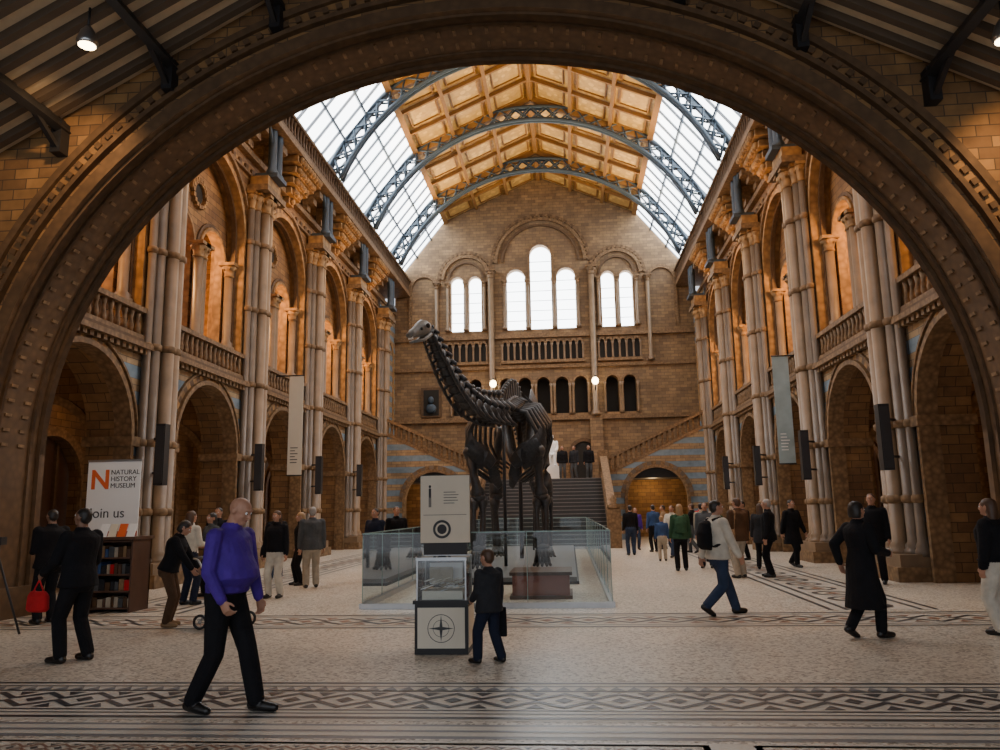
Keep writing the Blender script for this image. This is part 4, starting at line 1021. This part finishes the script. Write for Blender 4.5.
for k in range(3):
    a = 2 * pi * k / 3 + .4; tp.tube([(-6.85, 10.7, 1.1), (-6.85 + .35 * cos(a), 10.7 + .35 * sin(a), .0)], .016, BLACK, 6)
tp.tube([(-6.85, 10.7, 1.05), (-6.85, 10.7, 1.25)], .02, BLACK, 6); tp.box(-6.92, -6.78, 10.64, 10.76, 1.25, 1.36, BLACK); tp.done('tripod')
pc = MB(); cx, cy = -3.75, 11.35
for sx in (-.28, .28):
    for sy in (-.2, .2):
        ww = V((cx + sx, cy + sy, .11))
        pts = [ww + V((.09 * cos(2 * pi * k / 14), 0, .09 * sin(2 * pi * k / 14))) for k in range(15)]; pc.tube(pts, .02, BLACK, 6); pc.ell(ww, (.03, .03, .03), STEEL)
        for k in range(5):
            a = 2 * pi * k / 5; pc.tube([ww, ww + V((.085 * cos(a), 0, .085 * sin(a)))], .005, STEEL, 4)
for sy in (-.2, .2):
    pc.tube([(cx + .28, cy + sy, .12), (cx - .05, cy + sy, .5), (cx - .35, cy + sy, .98), (cx - .42, cy + sy, 1.0)], .014, STEEL, 6)
    pc.tube([(cx - .28, cy + sy, .12), (cx, cy + sy, .45), (cx + .15, cy + sy, .55)], .014, STEEL, 6)
pc.tube([(cx - .42, cy - .2, 1.0), (cx - .42, cy + .2, 1.0)], .02, BLACK, 6)
pc.hexa([(cx - .1, cy - .18, .35), (cx + .2, cy - .18, .4), (cx + .2, cy + .18, .4), (cx - .1, cy + .18, .35), (cx - .1, cy - .18, .42), (cx + .2, cy - .18, .46), (cx + .2, cy + .18, .46), (cx - .1, cy + .18, .42)], CN)
pc.hexa([(cx - .15, cy - .18, .38), (cx - .08, cy - .18, .38), (cx - .08, cy + .18, .38), (cx - .15, cy + .18, .38), (cx - .32, cy - .18, .85), (cx - .26, cy - .18, .87), (cx - .26, cy + .18, .87), (cx - .32, cy + .18, .85)], CN)
pc.ell((cx - .14, cy, .78), (.2, .2, .16), CB); pc.box(cx - .2, cx + .1, cy - .17, cy + .17, .18, .3, CG)
pc.done('pushchair')
for (xx, yy, m_, m2_) in ((-8.0, 25.9, CREAM, CG), (8.15, 25.2, TEAL, WHITE)):
    hb = MB(); hb.box(xx - .25, xx + .25, yy - .01, yy + .01, 2.9, 6.3, m_); hb.tube([(xx - .27, yy, 6.32), (xx + .27, yy, 6.32)], .025, BLACK, 6); hb.tube([(xx - .27, yy, 2.88), (xx + .27, yy, 2.88)], .025, BLACK, 6)
    hb.beam((xx, yy, 6.32), (math.copysign(W, xx), yy, 6.32), .04, .04, BLACK)
    for k in range(6): hb.box(xx - .16, xx - .16 + .16 + .12 * random.random(), yy - .014, yy - .01, 3.3 + k * .1, 3.33 + k * .1, m2_)
    hb.done('hanging_banner')
BULB = emis('lamp_globe', (1, .75, .4), 18)
for xx in (-2.85, 2.95):
    l = MB(); l.tube([(xx, YB - .3, 8.2), (xx, YB - .75, 8.25), (xx, YB - .8, 8.5)], .04, BLACK, 6); l.ell((xx, YB - .8, 8.7), (.19, .19, .22), BULB); l.lathe((xx, YB - .8, 8.9), [(.12, 0), (.03, .12)], BLACK, 8); l.done('wall_lantern')

# ------------------------------------------------------------------ lights
def point(name, loc, e, col=(1, .47, .14), r=.25):
    l = bpy.data.lights.new(name, 'POINT'); l.energy = e; l.color = col; l.shadow_soft_size = r
    o = bpy.data.objects.new(name, l); o.location = loc; COL.objects.link(o); return o
for s_ in (-1, 1):
    for c in BAYC:
        point('gallery_light', (s_ * (W + 1.7), c, 9.8), 620)
        point('aisle_light', (s_ * (W + 3.0), c, 4.5), 24, (1, .52, .2))
        point('balcony_uplight', (s_ * (W - 1.15), c, 12.3), 70, (1, .5, .17), .15)
    point('stair_arch_light', (s_ * 5.75, 42.6, 2.6), 60, (1, .65, .3))
for y in (15, 21, 27, 33, 39):
    l = bpy.data.lights.new('ceiling_wash', 'SPOT'); l.energy = 3000; l.color = (1, .66, .28); l.spot_size = radians(80); l.spot_blend = .8; l.shadow_soft_size = .3
    for s_ in (-1, 1):
        o = bpy.data.objects.new('ceiling_wash', l); o.location = (s_ * 7.2, y, 15.4); COL.objects.link(o)
        o.rotation_euler = (V((-s_ * 5, 0, 5))).to_track_quat('-Z', 'Y').to_euler()
for (x, y, z) in ((-5.5, 9.8, 8.4), (7.2, 9.9, 7.6)):
    f = MB(); f.lathe((x, y, z), [(.14, 0), (.15, .05), (.1, .22), (.04, .3)], STEEL, 12); f.lathe((x, y, z - .01), [(.12, 0), (.12, .01)], BULB, 12); f.tube([(x, y, z + .3), (x, y, z + .6)], .02, BLACK, 6); f.done('ceiling_spotlight')
    l = bpy.data.lights.new('spotlight_beam', 'SPOT'); l.energy = 420; l.color = (1, .62, .30); l.spot_size = radians(100); l.spot_blend = .8; l.shadow_soft_size = .1
    o = bpy.data.objects.new('spotlight_beam', l); o.location = (x, y, z - .05); COL.objects.link(o); o.rotation_euler = V((math.copysign(2.0, x), 2.0, -2.5)).to_track_quat('-Z', 'Y').to_euler()

w = bpy.data.worlds.new('World'); scene.world = w; w.use_nodes = True
bg = w.node_tree.nodes['Background']; bg.inputs[0].default_value = (.86, .91, 1, 1); bg.inputs[1].default_value = 1.25

# ------------------------------------------------------------------ camera
cam = bpy.data.cameras.new('camera'); cam.sensor_width = 36; cam.lens = 28.0
co = bpy.data.objects.new('camera', cam); COL.objects.link(co); scene.camera = co
ps, pt, rl = math.atan(.0857), radians(9.787), radians(1.0)
fwd = V((-sin(ps) * cos(pt), cos(ps) * cos(pt), sin(pt))); right = V((cos(ps), sin(ps), 0)); upv = right.cross(fwd)
r2 = right * cos(rl) - upv * sin(rl); u2 = right * sin(rl) + upv * cos(rl)
M = Matrix((r2, u2, -fwd)).transposed().to_4x4(); M.translation = V((1.3, 0, 1.63)); co.matrix_world = M
